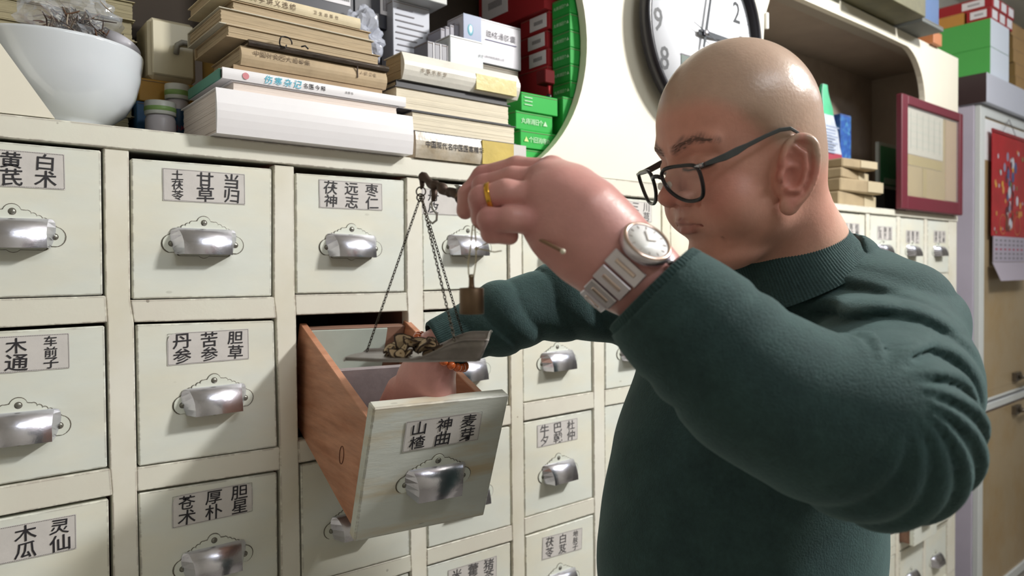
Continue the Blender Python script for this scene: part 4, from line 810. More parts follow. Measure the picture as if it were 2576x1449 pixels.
# ear frame (in head coordinates, mm)
e2 = np.array([-.353, .05, .935]); e2 /= np.linalg.norm(e2); e3 = np.array([.36, .93, .0]); e3 -= e2*(e3@e2); e3 /= np.linalg.norm(e3); e1 = np.cross(e3, e2); e1 = e1 if e1[0] > 0 else -e1
def head_sdf(P):
    q = (P-HO)@HM.T*1000; m = np.array([1, -1, 1]); f = lambda c, r: ell(q, c, r)
    qa = q.copy(); qa[:, 1] = np.abs(qa[:, 1]); s = lambda c, r: ell(qa, c, r); sc = lambda pts, k=3: chain(qa, pts, k)
    g_ = q+np.array([6., 0, 0]); ga = g_.copy(); ga[:, 1] = np.abs(ga[:, 1]); s2 = lambda c, r: ell(ga, c, r); sc2 = lambda pts, k=3: chain(ga, pts, k); f2 = lambda c, r: ell(g_, c, r)
    d = f((-7, 0, 52), (94, 77, 91)); d = smin(d, f((-30, 0, 2), (60, 66, 56)), 24)
    d = smin(d, f((27, 0, -20), (58, 62, 72)), 18); d = smin(d, f((16, 0, -45), (50, 67, 42)), 14)
    d = smin(d, s((51, 34, -26), (31, 33, 34)), 10); d = smin(d, f((69, 0, -74), (15, 21, 16)), 12); d = smin(d, f((44, 0, -82), (36, 42, 20)), 16)
    d = smin(d, f((69, 0, -36), (18, 24, 20)), 12)
    d = smin(d, sc2([((84, 9, 43), 6.), ((80, 28, 47), 7.), ((67, 48, 43), 7.)]), 12)
    d = ssub(d, s2((101, 30, 30), (15, 20, 9)), 10)
    d = smin(d, s2((68.5, 31, 24), (17.5, 18, 12)), 4)
    d = smin(d, chain(g_, [((86, 0, 32), 7), ((97, 0, 10), 7.5), ((103, 0, -3), 9.5)], 5), 7)
    d = smin(d, f2((103.5, 0, -4), (12, 13.5, 10)), 5); d = smin(d, s2((93, 15.5, -9), (12, 9.5, 9)), 3.5)
    d = ssub(d, s2((99, 8, -18), (6.5, 4, 3.8)), 2); d = ssub(d, sc2([((102, 21, 1), .9), ((92, 25.5, -4), 1.2), ((86, 25, -15), 1.4)]), 3)
    d = ssub(d, sc2([((89, 15, 31), .7), ((88, 28, 34.5), .9), ((80, 42, 32), .8), ((71, 51, 26), .5)]), 1.8)
    d = ssub(d, sc2([((87.5, 14, 21), .8), ((88, 27, 18.5), 1.1), ((82, 41, 19), 1.0), ((71, 51, 21), .6)]), 1.8)
    d = ssub(d, sc2([((86, 20, 8), .8), ((80, 38, 6), .8)]), 6)
    d = smin(d, sc2([((96, 0, -33.5), 3.6), ((92, 12, -35), 3.4), ((82, 25, -39.5), 1.8)]), 3.5); d = smin(d, sc2([((93.5, 0, -44.5), 5), ((90, 11, -44), 4.6), ((81, 23, -41), 2)]), 4)
    d = ssub(d, sc2([((101, 0, -38.6), 1.0), ((95.5, 12, -38.4), 1.1), ((85, 24, -40.5), 1.2), ((77, 31, -43.5), 1.0)]), 1.6)
    d = ssub(d, f2((98, 0, -25), (3, 3, 7)), 4); d = ssub(d, sc2([((89, 14, -54), 2), ((93, 0, -55.5), 2.5)]), 8)
    d = ssub(d, sc2([((90, 25, -10), 1.), ((82, 34, -26), 1.2), ((75, 38, -40), 1.)]), 3.5); d = ssub(d, sc2([((77, 34, -45), .8), ((68, 36, -64), .7)]), 3.5)
    d = ssub(d, s((42, 74, 34), (22, 10, 20)), 22)
    # ears
    t = qa-np.array([-3, 79, -8]); E = np.stack([t@e1, t@e2, t@e3], 1)
    m_ = np.linalg.norm(E, axis=1) < 75
    if m_.any():
        Em = E[m_]; C = lambda pts, k=2: chain(Em, [((a, b, c), r) for a, b, c, r in pts], k); CS = lambda pts, k=2: C(smooth4(pts), k)
        ear = ell(Em, (-1, 2, 0), (17, 36, 3.4)); ear = smin(ear, ell(Em, (8, 0, -5), (13, 28, 7)), 6)
        ear = smin(ear, CS([(12, -2, 4, 2.2), (15.5, 10, 4.5, 3), (13, 24, 4, 3.4), (4, 33, 3.6, 3.8), (-7, 34, 3.6, 4), (-15, 27, 3.8, 4), (-19, 12, 4, 3.8), (-18.5, -5, 3.8, 3.5), (-14, -20, 3.2, 3.4), (-6, -31, 2.2, 3.8)]), 4)
        ear = smin(ear, ell(Em, (2, -35, 1), (10, 10, 4.5)), 5)
        ear = smin(ear, C([(4, 24, 4, 2), (-5, 18, 5, 3.0), (-8.5, 4, 5.5, 3.0), (-7.5, -10, 5, 3.0), (-3, -19, 4.5, 3.4), (5, -19, 4, 3.5)]), 3)
        ear = smin(ear, ell(Em, (14.5, -6, 4), (4.5, 6.5, 4.5)), 3)
        ear = ssub(ear, ell(Em, (4, -6, 7), (8.5, 11, 8.5)), 3); ear = ssub(ear, ell(Em, (5, 12, 6), (7.5, 6, 5)), 2.5)
        ear = ssub(ear, C([(6, 29, 5.5, 1.6), (-8, 27, 6, 1.8), (-12.8, 12, 6.5, 1.8), (-12.6, -4, 6, 1.6), (-9.5, -18, 5, 1.2)]), 1.5)
        dm = d[m_]; d[m_] = smin(dm, ear, 5)
    return d/1000
Wt = at
NK = [(H(-24, 0, -20), .060), (Wt(1985, 640, .865), .066), (Wt(2040, 740, .90), .075)]
SHL, ELL, MDL, CFL = Wt(2240, 832, .80), Wt(2205, 1092, .578), Wt(1882, 958, .585), Wt(1652, 738, .598)
MUL = Wt(2240, 960, .69)
SHR, ELR = Wt(1860, 800, 1.13), Wt(1410, 757, 1.065)
def body_sdf(P):
    d = np.full(len(P), 1e3); m = np.linalg.norm(P-HO, axis=1) < .24
    d[~m] = np.linalg.norm(P[~m]-HO, axis=1)-.16
    if m.any(): d[m] = head_sdf(P[m])
    d = smin(d, chain(P, NK, .02), .022)
    d = smin(d, chain(P, [(NK[2][0], .07), (Wt(1940, 950, .94), .10), (Wt(1850, 1400, .93), .11)], .03), .03)
    d = smin(d, chain(P, [(Wt(2060, 780, .88), .06), (SHL, .045), (MUL, .04), (ELL, .036), (MDL, .036), (CFL, .030)], .02), .02)
    d = smin(d, chain(P, [(Wt(1960, 800, .98), .06), (SHR, .045), (ELR, .034), (Wt(1250, 803, 1.025), .032), (Wt(1130, 858, 1.0), .028)], .02), .02)
    d = smin(d, hands_sdf(P), .006)
    return d
def C_(P, L, k=.004): return chain(P, [(Wt(a, b, c), r) for a, b, c, r in L], k)
LF = {'index': [(1392, 436, .632, .0128), (1300, 424, .643, .0108), (1216, 446, .652, .0104), (1178, 490, .650, .0092), (1170, 530, .646, .0080)],
      'middle': [(1372, 456, .616, .0132), (1290, 452, .622, .0112), (1218, 470, .632, .0108), (1210, 522, .640, .0090), (1215, 556, .644, .0078)],
      'ring': [(1352, 498, .598, .0132), (1272, 486, .596, .0114), (1212, 500, .600, .0110), (1214, 548, .608, .0094), (1236, 578, .614, .0082)],
      'pinky': [(1346, 556, .590, .0125), (1282, 550, .585, .0108), (1232, 552, .588, .0102), (1236, 586, .596, .0084), (1282, 594, .602, .0076)],
      'thumb': [(1500, 610, .632, .018), (1400, 560, .664, .0150), (1290, 512, .686, .0125), (1215, 494, .688, .0108), (1176, 492, .686, .0092)]}
def hands_sdf(P):
    c = Wt(1400, 560, .62); m = np.linalg.norm(P-c, axis=1) < .20; d = np.linalg.norm(P-c, axis=1)-.13
    if m.any():
        Q = P[m]
        h = C_(Q, [(1680, 760, .597, .030), (1610, 695, .600, .0305), (1545, 640, .603, .0325), (1455, 560, .606, .0370), (1400, 510, .610, .0330)], .02)
        h = smin(h, C_(Q, [(1560, 690, .603, .028), (1470, 632, .598, .0275), (1395, 585, .596, .0215), (1360, 565, .594, .015)]), .014)
        h = smin(h, C_(Q, [(1520, 590, .612, .030), (1440, 480, .622, .0215), (1388, 432, .630, .0145)]), .012)
        h = smin(h, C_(Q, [(1490, 570, .604, .028), (1430, 500, .610, .021), (1368, 452, .614, .0145)]), .010)
        for k, a, b in (('t', (1470, 530, .590), (1358, 490, .596)), ):
            h = smin(h, C_(Q, [a+(.020,), b+(.0145,)]), .008)
        for n in LF: h = smin(h, C_(Q, LF[n], .0035), .0022 if n != 'thumb' else .008)
        for a, b in (((1395, 432, .620), (1500, 560, .590)), ((1365, 455, .603), (1480, 570, .580))):    # extensor tendons
            h = smin(h, seg(Q, Wt(*a), Wt(*b), .0035, .002), .010)
        h = ssub(h, C_(Q, [(1300, 512, .578, .0010), (1235, 520, .588, .0012)]), .004)
        d[m] = h
    c = Wt(1060, 960, 1.02); m = np.linalg.norm(P-c, axis=1) < .17; e = np.linalg.norm(P-c, axis=1)-.12
    if m.any():
        Q = P[m]; h = C_(Q, [(1150, 845, 1.0, .028), (1088, 895, 1.0, .0290), (1078, 950, 1.010, .033), (1075, 1000, 1.025, .036), (1062, 1040, 1.040, .032)], .02)
        h = smin(h, C_(Q, [(1040, 950, 1.015, .022), (1020, 1010, 1.03, .024), (1010, 1050, 1.04, .018)]), .016)
        for k in range(4):
            x = 1010+32*k; h = smin(h, C_(Q, [(x+8, 1035, 1.035, .0125), (x-4, 1085, 1.045, .0105), (x-2, 1115, 1.07, .0092), (x+4, 1120, 1.10, .008)], .004), .005)
        h = smin(h, C_(Q, [(1000, 975, 1.03, .016), (965, 1035, 1.045, .0125), (960, 1075, 1.06, .010)], .004), .010); e[m] = h
    return np.minimum(d, e)
vb, qb = surface_nets(body_sdf, np.minimum.reduce([Wt(1000, 900, 1.1), Wt(1150, 600, .6), Wt(2300, 1500, .5), Wt(1850, 1500, 1.0)])-np.array([.25, .12, .2]), np.array([1.12, .02, .16]), .00175)
# real skin colours: face, shaved scalp, lips, brows, ears, hands
qh = (vb-HO)@HM.T*1000; qs_h = qh+np.array([7., 0, 0]); ql = qs_h.copy(); ql[:, 1] = np.abs(ql[:, 1])
base = np.tile(np.array(lin('D09A88')[:3]), (len(vb), 1))
def mixin(w, c):
    global base
    base = base*(1-w[:, None])+np.array(lin(c)[:3])*w[:, None]
nr = np.linalg.norm(qh, axis=1); hd = (nr < 175).astype(float)
nz = np.sin(qh[:, 0]*.11+1)*np.sin(qh[:, 1]*.09)*np.sin(qh[:, 2]*.1+2)
scalp = sst(qh[:, 2]-(86-sst(-qh[:, 0], -70, 40)*100), -12, 14)*hd
mixin(scalp*.85*(qh[:, 2] > -45), 'BBA391'); mixin(sst(ell(qh, (94, 0, -4), (22, 26, 20)), 6, -8)*hd*.5, 'C07C72'); mixin(sst(ell(ql, (62, 44, -14), (30, 22, 26)), 10, -10)*hd*.4, 'C27A6E')
mixin(sst(chain(ql, [((97, 0, -34), 4.), ((92, 12, -35.5), 3.6), ((84, 24, -40), 1.8)], 2), 1.5, -.5)*hd*.8, 'A96460'); mixin(sst(chain(ql, [((96, 0, -44), 5.), ((92, 11, -44), 4.6), ((83, 23, -41), 2)], 2), 1.5, -.5)*hd*.8, 'AE6862')
mixin(sst(ell(qh, (92, 0, -54), (30, 34, 40)), 8, -14)*hd*.30*(ql[:, 2] < -20), '9A8074')
bw = chain(ql, [((92, 11, 43), 3.0), ((88, 26, 49), 4.0), ((78, 42, 49), 3.0), ((68, 54, 43), 1.2)], 3); mixin(sst(bw, 5, -1)*hd*.9*(.62+.25*np.sin(qh[:, 0]*2.2+qh[:, 2]*1.4)), '4E3E3B')
mixin(sst(chain(ql, [((88, 14, 21), .5), ((88.5, 27, 18.5), .7), ((83, 41, 19), .7), ((72, 51, 21), .4)], 1), 3.2, .6)*hd*.8, '4A302A')
tE = ql-np.array([7., 0, 0])-np.array([-3, 79, -8]); mixin(sst(np.abs(tE@e1)/26+np.abs(tE@e2)/46, 1.1, .7)*(ql[:, 1] > 72)*hd*.7, 'CF877C')
far = 1-hd; mixin(far*.8, 'D39A96'); mixin(sst(nr, 95, 150)*hd*(qh[:, 2] < -40)*(qh[:, 0] < 30)*.7, 'D6B09A')
for n in ('ring', 'index', 'middle', 'pinky'):
    for j in (0, 2): mixin(sst(np.linalg.norm(vb-Wt(*LF[n][j][:3]), axis=1), .022, .008)*.35, 'C07478')
M_skin = mat('skin', 'C28874', .40, var=.08, vscale=70, bump=.16, bscale=240, sss=.10, vc=True, spec=.38)
man = thing('person', (.93, -.55, -1.69), 'bald man in a dark green sweater and glasses, looking down while weighing herbs', 'person')
bo = bpy.data.objects.new('body', np_mesh('body', vb, qb, M_skin, wp(man), base, rough=np.where(hd > 0, .50-.22*scalp, .36))); COL.objects.link(bo); bo.parent = man

def snap(p, off=0.):
    p = np.array(p, float)
    for _ in range(4):
        e = .0006; D = head_sdf(np.stack([p]+[p+e*k for k in np.eye(3)])); g_ = (D[1:]-D[0])/e; p = p-g_*D[0]/(g_@g_+1e-9)
    return p+g_/np.linalg.norm(g_)*off
rs = np.random.default_rng(4); M_hair = mat('hair', '2E2623', .6)
for s_ in (1, -1):
    g = G(); ln = [snap(H(a-6, s_*b, c), .0004) for a, b, c in ((88, 13, 21.5), (89, 20, 19.3), (88.5, 27, 18.5), (86, 34, 18.4), (82, 41, 19), (76, 47, 20), (72, 51, 21.5))]
    g.tube(ln, [.0004, .0008, .0010, .0011, .0011, .0009, .0004], 6); tag(g.build('eyelashes', M_hair, man), kind='stuff')
    g = G()
    for i in range(120):
        t = rs.uniform(0, 1); l = 9+47*t; u = 42+8*math.sin(min(1, t*1.25)*1.7)-6*max(0, t-.6)*2+rs.normal()*(2.3-1.4*t); p0 = snap(H(90-l*.3, s_*l, u), .0002); p1 = snap(H(90-l*.3-1.2, s_*(l+4.5), u+2.2*(1-t)-.6), .0007)
        g.tube([p0, (p0+p1)/2, p1], [.00028, .00026, .0001], 3, cap=False)
    tag(g.build('eyebrow', mat('brow_hair', '8A7268', .8), man), kind='stuff')
# sweater
V1 = Wt(2105, 955, .60); V2 = Wt(1860, 870, .86)
def sweater_sdf(P):
    d = chain(P, [(Wt(2030, 790, .90), .095), (Wt(1930, 900, .945), .150), (Wt(1868, 1180, .94), .160), (Wt(1846, 1400, .935), .166), (Wt(1835, 1600, .93), .160)], .05)
    d = smin(d, chain(P, [(Wt(2010, 740, .885), .082), (Wt(2120, 775, .86), .070), (SHL, .073)], .03), .05)
    arm = chain(P, [(SHL, .073), (MUL, .070), (ELL, .0665), (Wt(2050, 1045, .580), .0600), (MDL, .0560), (Wt(1730, 815, .592), .0500), (CFL, .0470)], .03)
    d = smin(d, arm, .018)
    rarm = chain(P, [(Wt(1960, 830, 1.0), .09), (SHR, .075), (Wt(1620, 775, 1.10), .060), (ELR, .0515), (Wt(1260, 800, 1.025), .0450), (Wt(1106, 866, .996), .0345)], .03)
    d = smin(d, rarm, .03)
    # folds
    x = P-V1; a = x@CR; b = x@CU; r = np.sqrt(a*a+b*b)+1e-6; th = np.arctan2(b, a); near = sst(np.linalg.norm(P-Wt(2240, 960, .66), axis=1), .24, .10)
    ph = th*9+r*80+.8*np.sin(th*2.3+1)+.5*np.sin(r*45); fo = np.abs(np.sin(ph)); d = d+near*sst(r, .012, .05)*sst(-r, -.17, -.085)*(.0115*(.55-fo))*sst(th, -2.3, -1.6)*sst(-th, -1.9, -1.2)
    x = P-V2; a = x@CR; b = x@CU; r2 = np.sqrt(a*a+b*b)+1e-6; t2 = np.arctan2(b, a); w = sst(r2, .03, .10)*sst(-r2, -.26, -.18)*sst(t2, .0, .25)*sst(-t2, -1.45, -1.1)*(1-near*.7)
    d = d+w*.0100*(.5-np.abs(np.sin(t2*10+r2*12+.8*np.sin(r2*40)))**.8)
    ax = ELR-Wt(1106, 866, .996); ln = np.linalg.norm(ax); t = (P-Wt(1106, 866, .996))@ax/ln; u_ = (P@CU)
    wr = sst(-np.linalg.norm(P-(ELR*.55+Wt(1260, 800, 1.025)*.45), axis=1), -.19, -.10); d = d+wr*.0042*(.5-np.abs(np.sin(t*62+u_*22+.8*np.sin(u_*50)))**.8)
    x = P-Wt(1760, 850, .59); al = CFL-MDL; al /= np.linalg.norm(al); tt = x@al; w = sst(-np.abs(tt+.015), -.035, -.01)*sst(-np.linalg.norm(x, axis=1), -.09, -.06); d = d+w*.0035*(.5-np.abs(np.sin(tt*95+x@CU*12)))
    d = d+.0012*np.sin(P[:, 0]*41+P[:, 2]*23)*np.sin(P[:, 1]*37+P[:, 2]*31)
    # openings
    al = CFL-MDL; al /= np.linalg.norm(al); d = np.maximum(d, np.where(np.linalg.norm(P-CFL, axis=1) < .12, (P-CFL)@al-.002, -1)); d = ssub(d, seg(P, CFL-al*.03, CFL+al*.05, .0430, .0430), .004)
    R0 = Wt(1106, 866, .996); al = R0-Wt(1260, 800, 1.025); al /= np.linalg.norm(al); d = np.maximum(d, np.where(np.linalg.norm(P-R0, axis=1) < .10, (P-R0)@al-.002, -1)); d = ssub(d, seg(P, R0-al*.03, R0+al*.05, .0310, .0310), .004)
    na = NK[0][0]-NK[2][0]; na /= np.linalg.norm(na); d = ssub(d, seg(P, NK[2][0]-na*.01, NK[0][0]+na*.1, .074, .074), .01)
    return d
vs_, qs_ = surface_nets(sweater_sdf, np.array([.25, -1.02, -1.0]), np.array([1.30, .12, .02]), .0036)
M_sw = mat('green_knit', '354C4C', .85, var=.22, vscale=180, bump=.5, bscale=420, spec=.25, col2='2F4445', mask=.5, mscale=30)
_p = M_sw.node_tree.nodes['Principled BSDF']; _p.inputs['Sheen Weight'].default_value = .25; _p.inputs['Sheen Roughness'].default_value = .5; _p.inputs['Sheen Tint'].default_value = (.5, .75, .75, 1)
sw = bpy.data.objects.new('sweater', np_mesh('sweater', vs_, qs_, M_sw, wp(man))); COL.objects.link(sw); sw.parent = man; WPOS[sw.name] = wp(man)
def ribbed(name, stations, n, amp, par, inner=.004, lab=None):
    """knitted rib band: stations = (centre, radius), ribs run along the band"""
    g = G(); m = len(stations); vs = []; ax = stations[-1][0]-stations[0][0]; ax = ax/np.linalg.norm(ax); r1, r2 = perp(ax, CU)
    N = n*4
    rows = list(stations)+[(stations[-1][0]+ax*.0012, stations[-1][1]-inner*.5), (stations[-1][0], stations[-1][1]-inner), (stations[-2][0], stations[-2][1]-inner)]
    for j, (c, r) in enumerate(rows):
        for k in range(N):
            a = 2*math.pi*k/N; rr = r+(amp*math.cos(k*math.pi/2) if j < m else 0)+.0008*math.sin(3*a+j); vs.append(c+rr*(r1*math.cos(a)+r2*math.sin(a)))
    g.add(vs, [(j*N+k, j*N+(k+1) % N, (j+1)*N+(k+1) % N, (j+1)*N+k) for j in range(len(rows)-1) for k in range(N)], 0, True)
    o = g.build(name, M_sw, par); o['label'] = lab or 'ribbed knit band'; return o
al = (CFL-Wt(1730, 815, .592)); al /= np.linalg.norm(al)
ribbed('cuff', [(CFL-al*.072, .0500), (CFL-al*.062, .0530), (CFL-al*.03, .0512), (CFL, .0492), (CFL+al*.006, .0478)], 84, .00050, sw, .0035, 'ribbed cuff')
R0 = Wt(1106, 866, .996); al = R0-Wt(1260, 800, 1.025); al /= np.linalg.norm(al)
ribbed('cuff', [(R0-al*.05, .0400), (R0-al*.03, .0385), (R0, .0355), (R0+al*.006, .0345)], 70, .0005, sw, .003, 'ribbed cuff')
cax = cdir((-.42, .90, .05)); cax /= np.linalg.norm(cax); cc = Wt(1968, 655, .868)
ribbed('collar', [(cc-cax*.034, .0980), (cc-cax*.020, .0890), (cc, .0815), (cc+cax*.016, .0780), (cc+cax*.024, .0770)], 150, .00035, sw, .0040, 'ribbed mock-neck collar')
# trousers and shoes, below the picture
tr = G(); hipc = Wt(1835, 1600, .93)
for s in (-1, 1):
    hp = hipc+cdir((0, 0, 1))*.085*s+np.array([0, 0, -.05]); kn = hp+np.array([0, 0, -.44]); an = np.array([hp[0], hp[1], -1.60])
    tr = G(); tr.tube([hp+np.array([0, 0, .10]), hp, (hp+kn)/2, kn, (kn+an)/2, an], [.115, .105, .088, .072, .064, .060], 20); tr.build('trouser_leg', mat('dark_trousers', '23252B', .8, bump=.2), man)
    fw = HM[0]*np.array([1, 1, 0]); fw /= np.linalg.norm(fw); g = G(); n = 9
    for i in range(1): g.tube([an+np.array([0, 0, -.035])-fw*.05, an+np.array([0, 0, -.040]), an+fw*.08+np.array([0, 0, -.048]), an+fw*.15+np.array([0, 0, -.055])], [.034, .046, .040, .026], 14)
    g.v = [(x, y, max(z, -1.689)) for x, y, z in g.v]; g.build('shoe', mat('black_shoe', '15151A', .4), man)

# ---------------------------------------------------------------- glasses
gl = thing('eyeglasses', H(100, 0, 10), 'black-rimmed glasses with grey temples sitting low on the nose of the man', 'glasses')
M_frame = mat('glasses_black', '141217', .25); M_temple = mat('glasses_grey', '3C4143', .35)
rim = [(10, 20), (14, 26), (24, 28), (40, 27.5), (54, 26), (60, 22), (61, 12), (59, 0), (54, -8), (44, -10.5), (32, -9), (20, -2), (12, 8)]
def L_(l, u, s, df=0): return H(108-.24*l-.10*(22-u)*0+df+(u-10)*.10, s*l, u)
for s in (1, -1):
    P = [L_(a, b, s) for a, b in rim]; sm = []
    for i in range(len(P)):
        p0, p1, p2, p3 = P[i-1], P[i], P[(i+1) % len(P)], P[(i+2) % len(P)]
        for t in (0, .25, .5, .75): sm.append(.5*((2*p1)+(p2-p0)*t+(2*p0-5*p1+4*p2-p3)*t*t+(3*p1-p0-3*p2+p3)*t**3))
    G().tube(sm, .0021, 8, closed=True, flat=1.0).build('rim', M_frame, gl)
    c = sum(sm)/len(sm); G().add([c]+sm, [(0, i+1, (i+1) % len(sm)+1) for i in range(len(sm))], 0, True).build('lens', mat('lens_glass', 'F6F4EE', .02, alpha=.13, spec=.9), gl)
    G().tube([L_(58, 24, s), L_(64, 24, s, -1), H(92, s*67, 24.5)], [.0022, .0024, .0020], 8).build('hinge', mat('hinge_metal', 'B0B0B4', .25, .9), gl)
    tp_ = [(91, 67.5, 24.5, 1.8, 1.3), (84, 69.5, 25, 2.6, 1.3), (70, 72.5, 26, 3.6, 1.3), (56, 74, 28.5, 3.8, 1.3), (44, 75.5, 31, 2.4, 1.2), (22, 78, 35, 2.0, 1.2), (6, 80, 37, 2.0, 1.2), (-6, 81, 35.5, 2, 1.2), (-16, 80, 28, 1.8, 1.2)]
    gt = G(); vt = []
    for a, b, c, hh, tt in tp_:
        for du, dl in ((hh, -tt), (hh, tt), (-hh, tt), (-hh, -tt)): vt.append(H(a, s*(b+dl), c+du))
    gt.add(vt, [(4*i+k, 4*i+(k+1) % 4, 4*i+4+(k+1) % 4, 4*i+4+k) for i in range(len(tp_)-1) for k in range(4)]+[(0, 1, 2, 3), tuple(len(vt)-4+k for k in (3, 2, 1, 0))]); gt.build('temple', M_temple, gl, .0006)
    G().ball(H(100, s*9, 9), .0045, 8, 0, (.6, .8, 1)).build('nose_pad', mat('pad', 'CFCBC0', .3, alpha=.6), gl)
G().tube([L_(10.5, 18, 1), H(108.5, 5, 21), H(109, 0, 21.5), H(108.5, -5, 21), L_(10.5, 18, -1)], [.0021, .0023, .0024, .0023, .0021], 8).build('bridge', M_frame, gl)

# ---------------------------------------------------------------- wristwatch on the raised wrist
A0 = Wt(1500, 590, .603)-Wt(1725, 795, .598); A0 /= np.linalg.norm(A0)
WC = Wt(1566, 674, .600); nW = cdir((.36, .42, .83)); nW -= A0*(nW@A0); nW /= np.linalg.norm(nW); sW = np.cross(A0, nW)
ww = thing('wristwatch', WC+nW*.035, 'steel wristwatch with a white dial and link band on the raised wrist', 'watch')
M_steel = mat('brushed_steel', 'E2DCE4', .36, 1., var=.1, vscale=60); M_gold = mat('rose_steel', 'CDB3A6', .2, 1.)
RA, RB = .0370, .0355
def rp(a, r=0): return WC+nW*(RB+r)*math.cos(a)+sW*(RA+r)*math.sin(a)
cw = WC+nW*(RB-.002); nC = cdir((.33, .64, .69)); nC /= np.linalg.norm(nC); aC = A0-nC*(A0@nC); aC /= np.linalg.norm(aC); sC = np.cross(aC, nC)
G().lathe([(0, 0), (0.0198, 0), (0.0217, .002), (0.0221, .0055), (0.0212, .0082), (0.0194, .0098), (0.0179, .0098), (0.0174, .0086), (0, .0086)], cw, nC, 48).build('case', M_steel, ww)
G().lathe([(0, .0093), (0.0175, .0093), (0.0175, .0088), (0, .0088)], cw, nC, 40).build('dial', mat('watch_dial', 'FFFFFF', .3, coat=.5), ww)
G().lathe([(0.0177, .0096), (0.0192, .0108), (0.0210, .0092)], cw, nC, 48).build('bezel', M_gold, ww)
g = G()
for k in range(12):
    a = k*math.pi/6; d = aC*math.cos(a)+sC*math.sin(a); g.obox(cw+nC*.0095+d*.0148, (d, np.cross(nC, d), nC), (.0014, .0003, .0002))
for a, L in ((2.4, .0075), (.9, .0105)):
    d = aC*math.cos(a)+sC*math.sin(a); g.obox(cw+nC*.0099+d*L/2, (d, np.cross(nC, d), nC), (L/2, .0004, .0002))
tag(g.build('dial_marks', mat('mark_steel', '8E8580', .3, .6), ww), kind='stuff')
G().lathe([(0, 0), (.0028, 0), (.0030, .001), (.0030, .004), (0, .0042)], cw+nC*.005-aC*.0218, -aC, 16).build('crown', M_steel, ww)
for s in (-1, 1):
    for k in range(6):
        a = s*(.66+.41*k); 
        if abs(a) > math.pi-.08: continue
        c = rp(a, .0018); n_ = rp(a, .01)-rp(a); n_ /= np.linalg.norm(n_); t_ = np.cross(A0, n_); w_ = .0162-.0014*min(k, 4)
        lk = G().obox(c, (A0, t_, n_), (w_, .0070, .0015)).build('band_link', M_steel, ww, .0007)
        G().obox(c+n_*.0015, (A0, t_, n_), (w_*.62, .0017, .0008)).build('polished_bar', mat('polished_pink', 'F0DCD4', .08, 1.), lk, .0005)
# wedding ring on the ring finger
fa, fb = Wt(*LF['ring'][1][:3]), Wt(*LF['ring'][2][:3]); rc = fa*.36+fb*.64; ad = (fb-fa)/np.linalg.norm(fb-fa); r1, r2 = perp(ad, CU)
g = G(); N = 48; prf = [(.01165, -.0022), (.01235, -.0018), (.01255, 0), (.01235, .0018), (.01165, .0022), (.0114, 0)]
g.add([rc+ad*h+r*(r1*math.cos(2*math.pi*k/N)+r2*math.sin(2*math.pi*k/N)) for r, h in prf for k in range(N)], [(j*N+k, j*N+(k+1) % N, ((j+1) % 6)*N+(k+1) % N, ((j+1) % 6)*N+k) for j in range(6) for k in range(N)], 0, True)
top(g.build('ring', mat('gold', 'E6B04A', .12, 1.), None, loc=tuple(rc)), 'plain gold ring on a finger of the raised hand', 'ring')
# bead bracelet on the lowered wrist
bc = Wt(1108, 884, 1.0); bax = Wt(1078, 950, 1.010)-Wt(1150, 845, 1.0); bax /= np.linalg.norm(bax); r1, r2 = perp(bax, CR)
br = thing('bead_bracelet', bc, 'bracelet of amber-red beads on the lowered wrist', 'bracelet'); g = G(); g.ball((0, 0, 0), .0062, 14); ME_BD = g.mesh('bead', mat('amber_bead', 'C9602C', .12, var=.25, vscale=60, coat=.5))
for k in range(19):
    a = 2*math.pi*k/19; p = bc+(.0355)*(r1*math.cos(a)*1.08+r2*math.sin(a)); inst('bead', ME_BD, br, tuple(p-bc), scale=(1.35,)*3 if k == 0 else None)

# ---------------------------------------------------------------- hand-held steelyard
M_brz = mat('old_bronze', '5A4A42', .5, .6, var=.4, vscale=90, bump=.5, bscale=120); M_chain = mat('chain_bronze', '4A4238', .38, .8); M_tin = mat('tarnished_tin', '96908D', .38, .7, var=.3, vscale=50)
def BM(px): t = (px-1062)/(1425-1062); return Wt(px, 448+189*t, .705+(.552-.705)*t)
sy = thing('hand_scale', BM(1062), 'hand-held herb steelyard, bronze beam with three chains carrying a tin scoop pan', 'scale')
G().tube([BM(1150), BM(1250), BM(1340), BM(1412)], [.0032, .0024, .0018, .0014], 10).build('beam', mat('dark_wood_beam', '8A6A50', .4), sy)
G().ball(BM(1416), .0022, 10).build('beam_tip', mat('ivory', 'E3DCC8', .3), sy)
g = G(); pts = []; rr = []
for i in range(26):
    t = i/25; px = 1060+96*t; p = BM(px)+CU*.0018*math.sin(t*17); pts.append(p); rr.append(.0030+.0020*abs(math.sin(t*13+.6))+.0007*math.sin(t*37))
g.tube(pts, rr, 10); g.build('beam_head', M_brz, sy)
G().tube([BM(1092)-CU*.004, Wt(1092, 492, .692), Wt(1090, 505, .690)], [.0034, .003, .002], 8).build('lug', M_brz, sy)
M_wire = mat('silver_wire', 'A9AAA6', .25, .9)
G().tube([Wt(*p) for p in ((1090, 500, .690), (1084, 512, .690), (1090, 525, .690), (1099, 540, .690), (1098, 554, .690), (1088, 562, .690), (1080, 556, .690))], .0011, 8).build('hook', M_wire, sy)
G().tube([BM(1148)+CU*.002, Wt(1152, 474, .668), Wt(1153, 466, .668)], [.002, .0016, .0042], 8).build('knob', M_wire, sy)
G().tube([Wt(1152, 470, .668), Wt(1160, 478, .662), Wt(1163, 500, .662)], .0008, 6).build('loop_wire', M_wire, sy)
RG = Wt(1059, 492, .705)
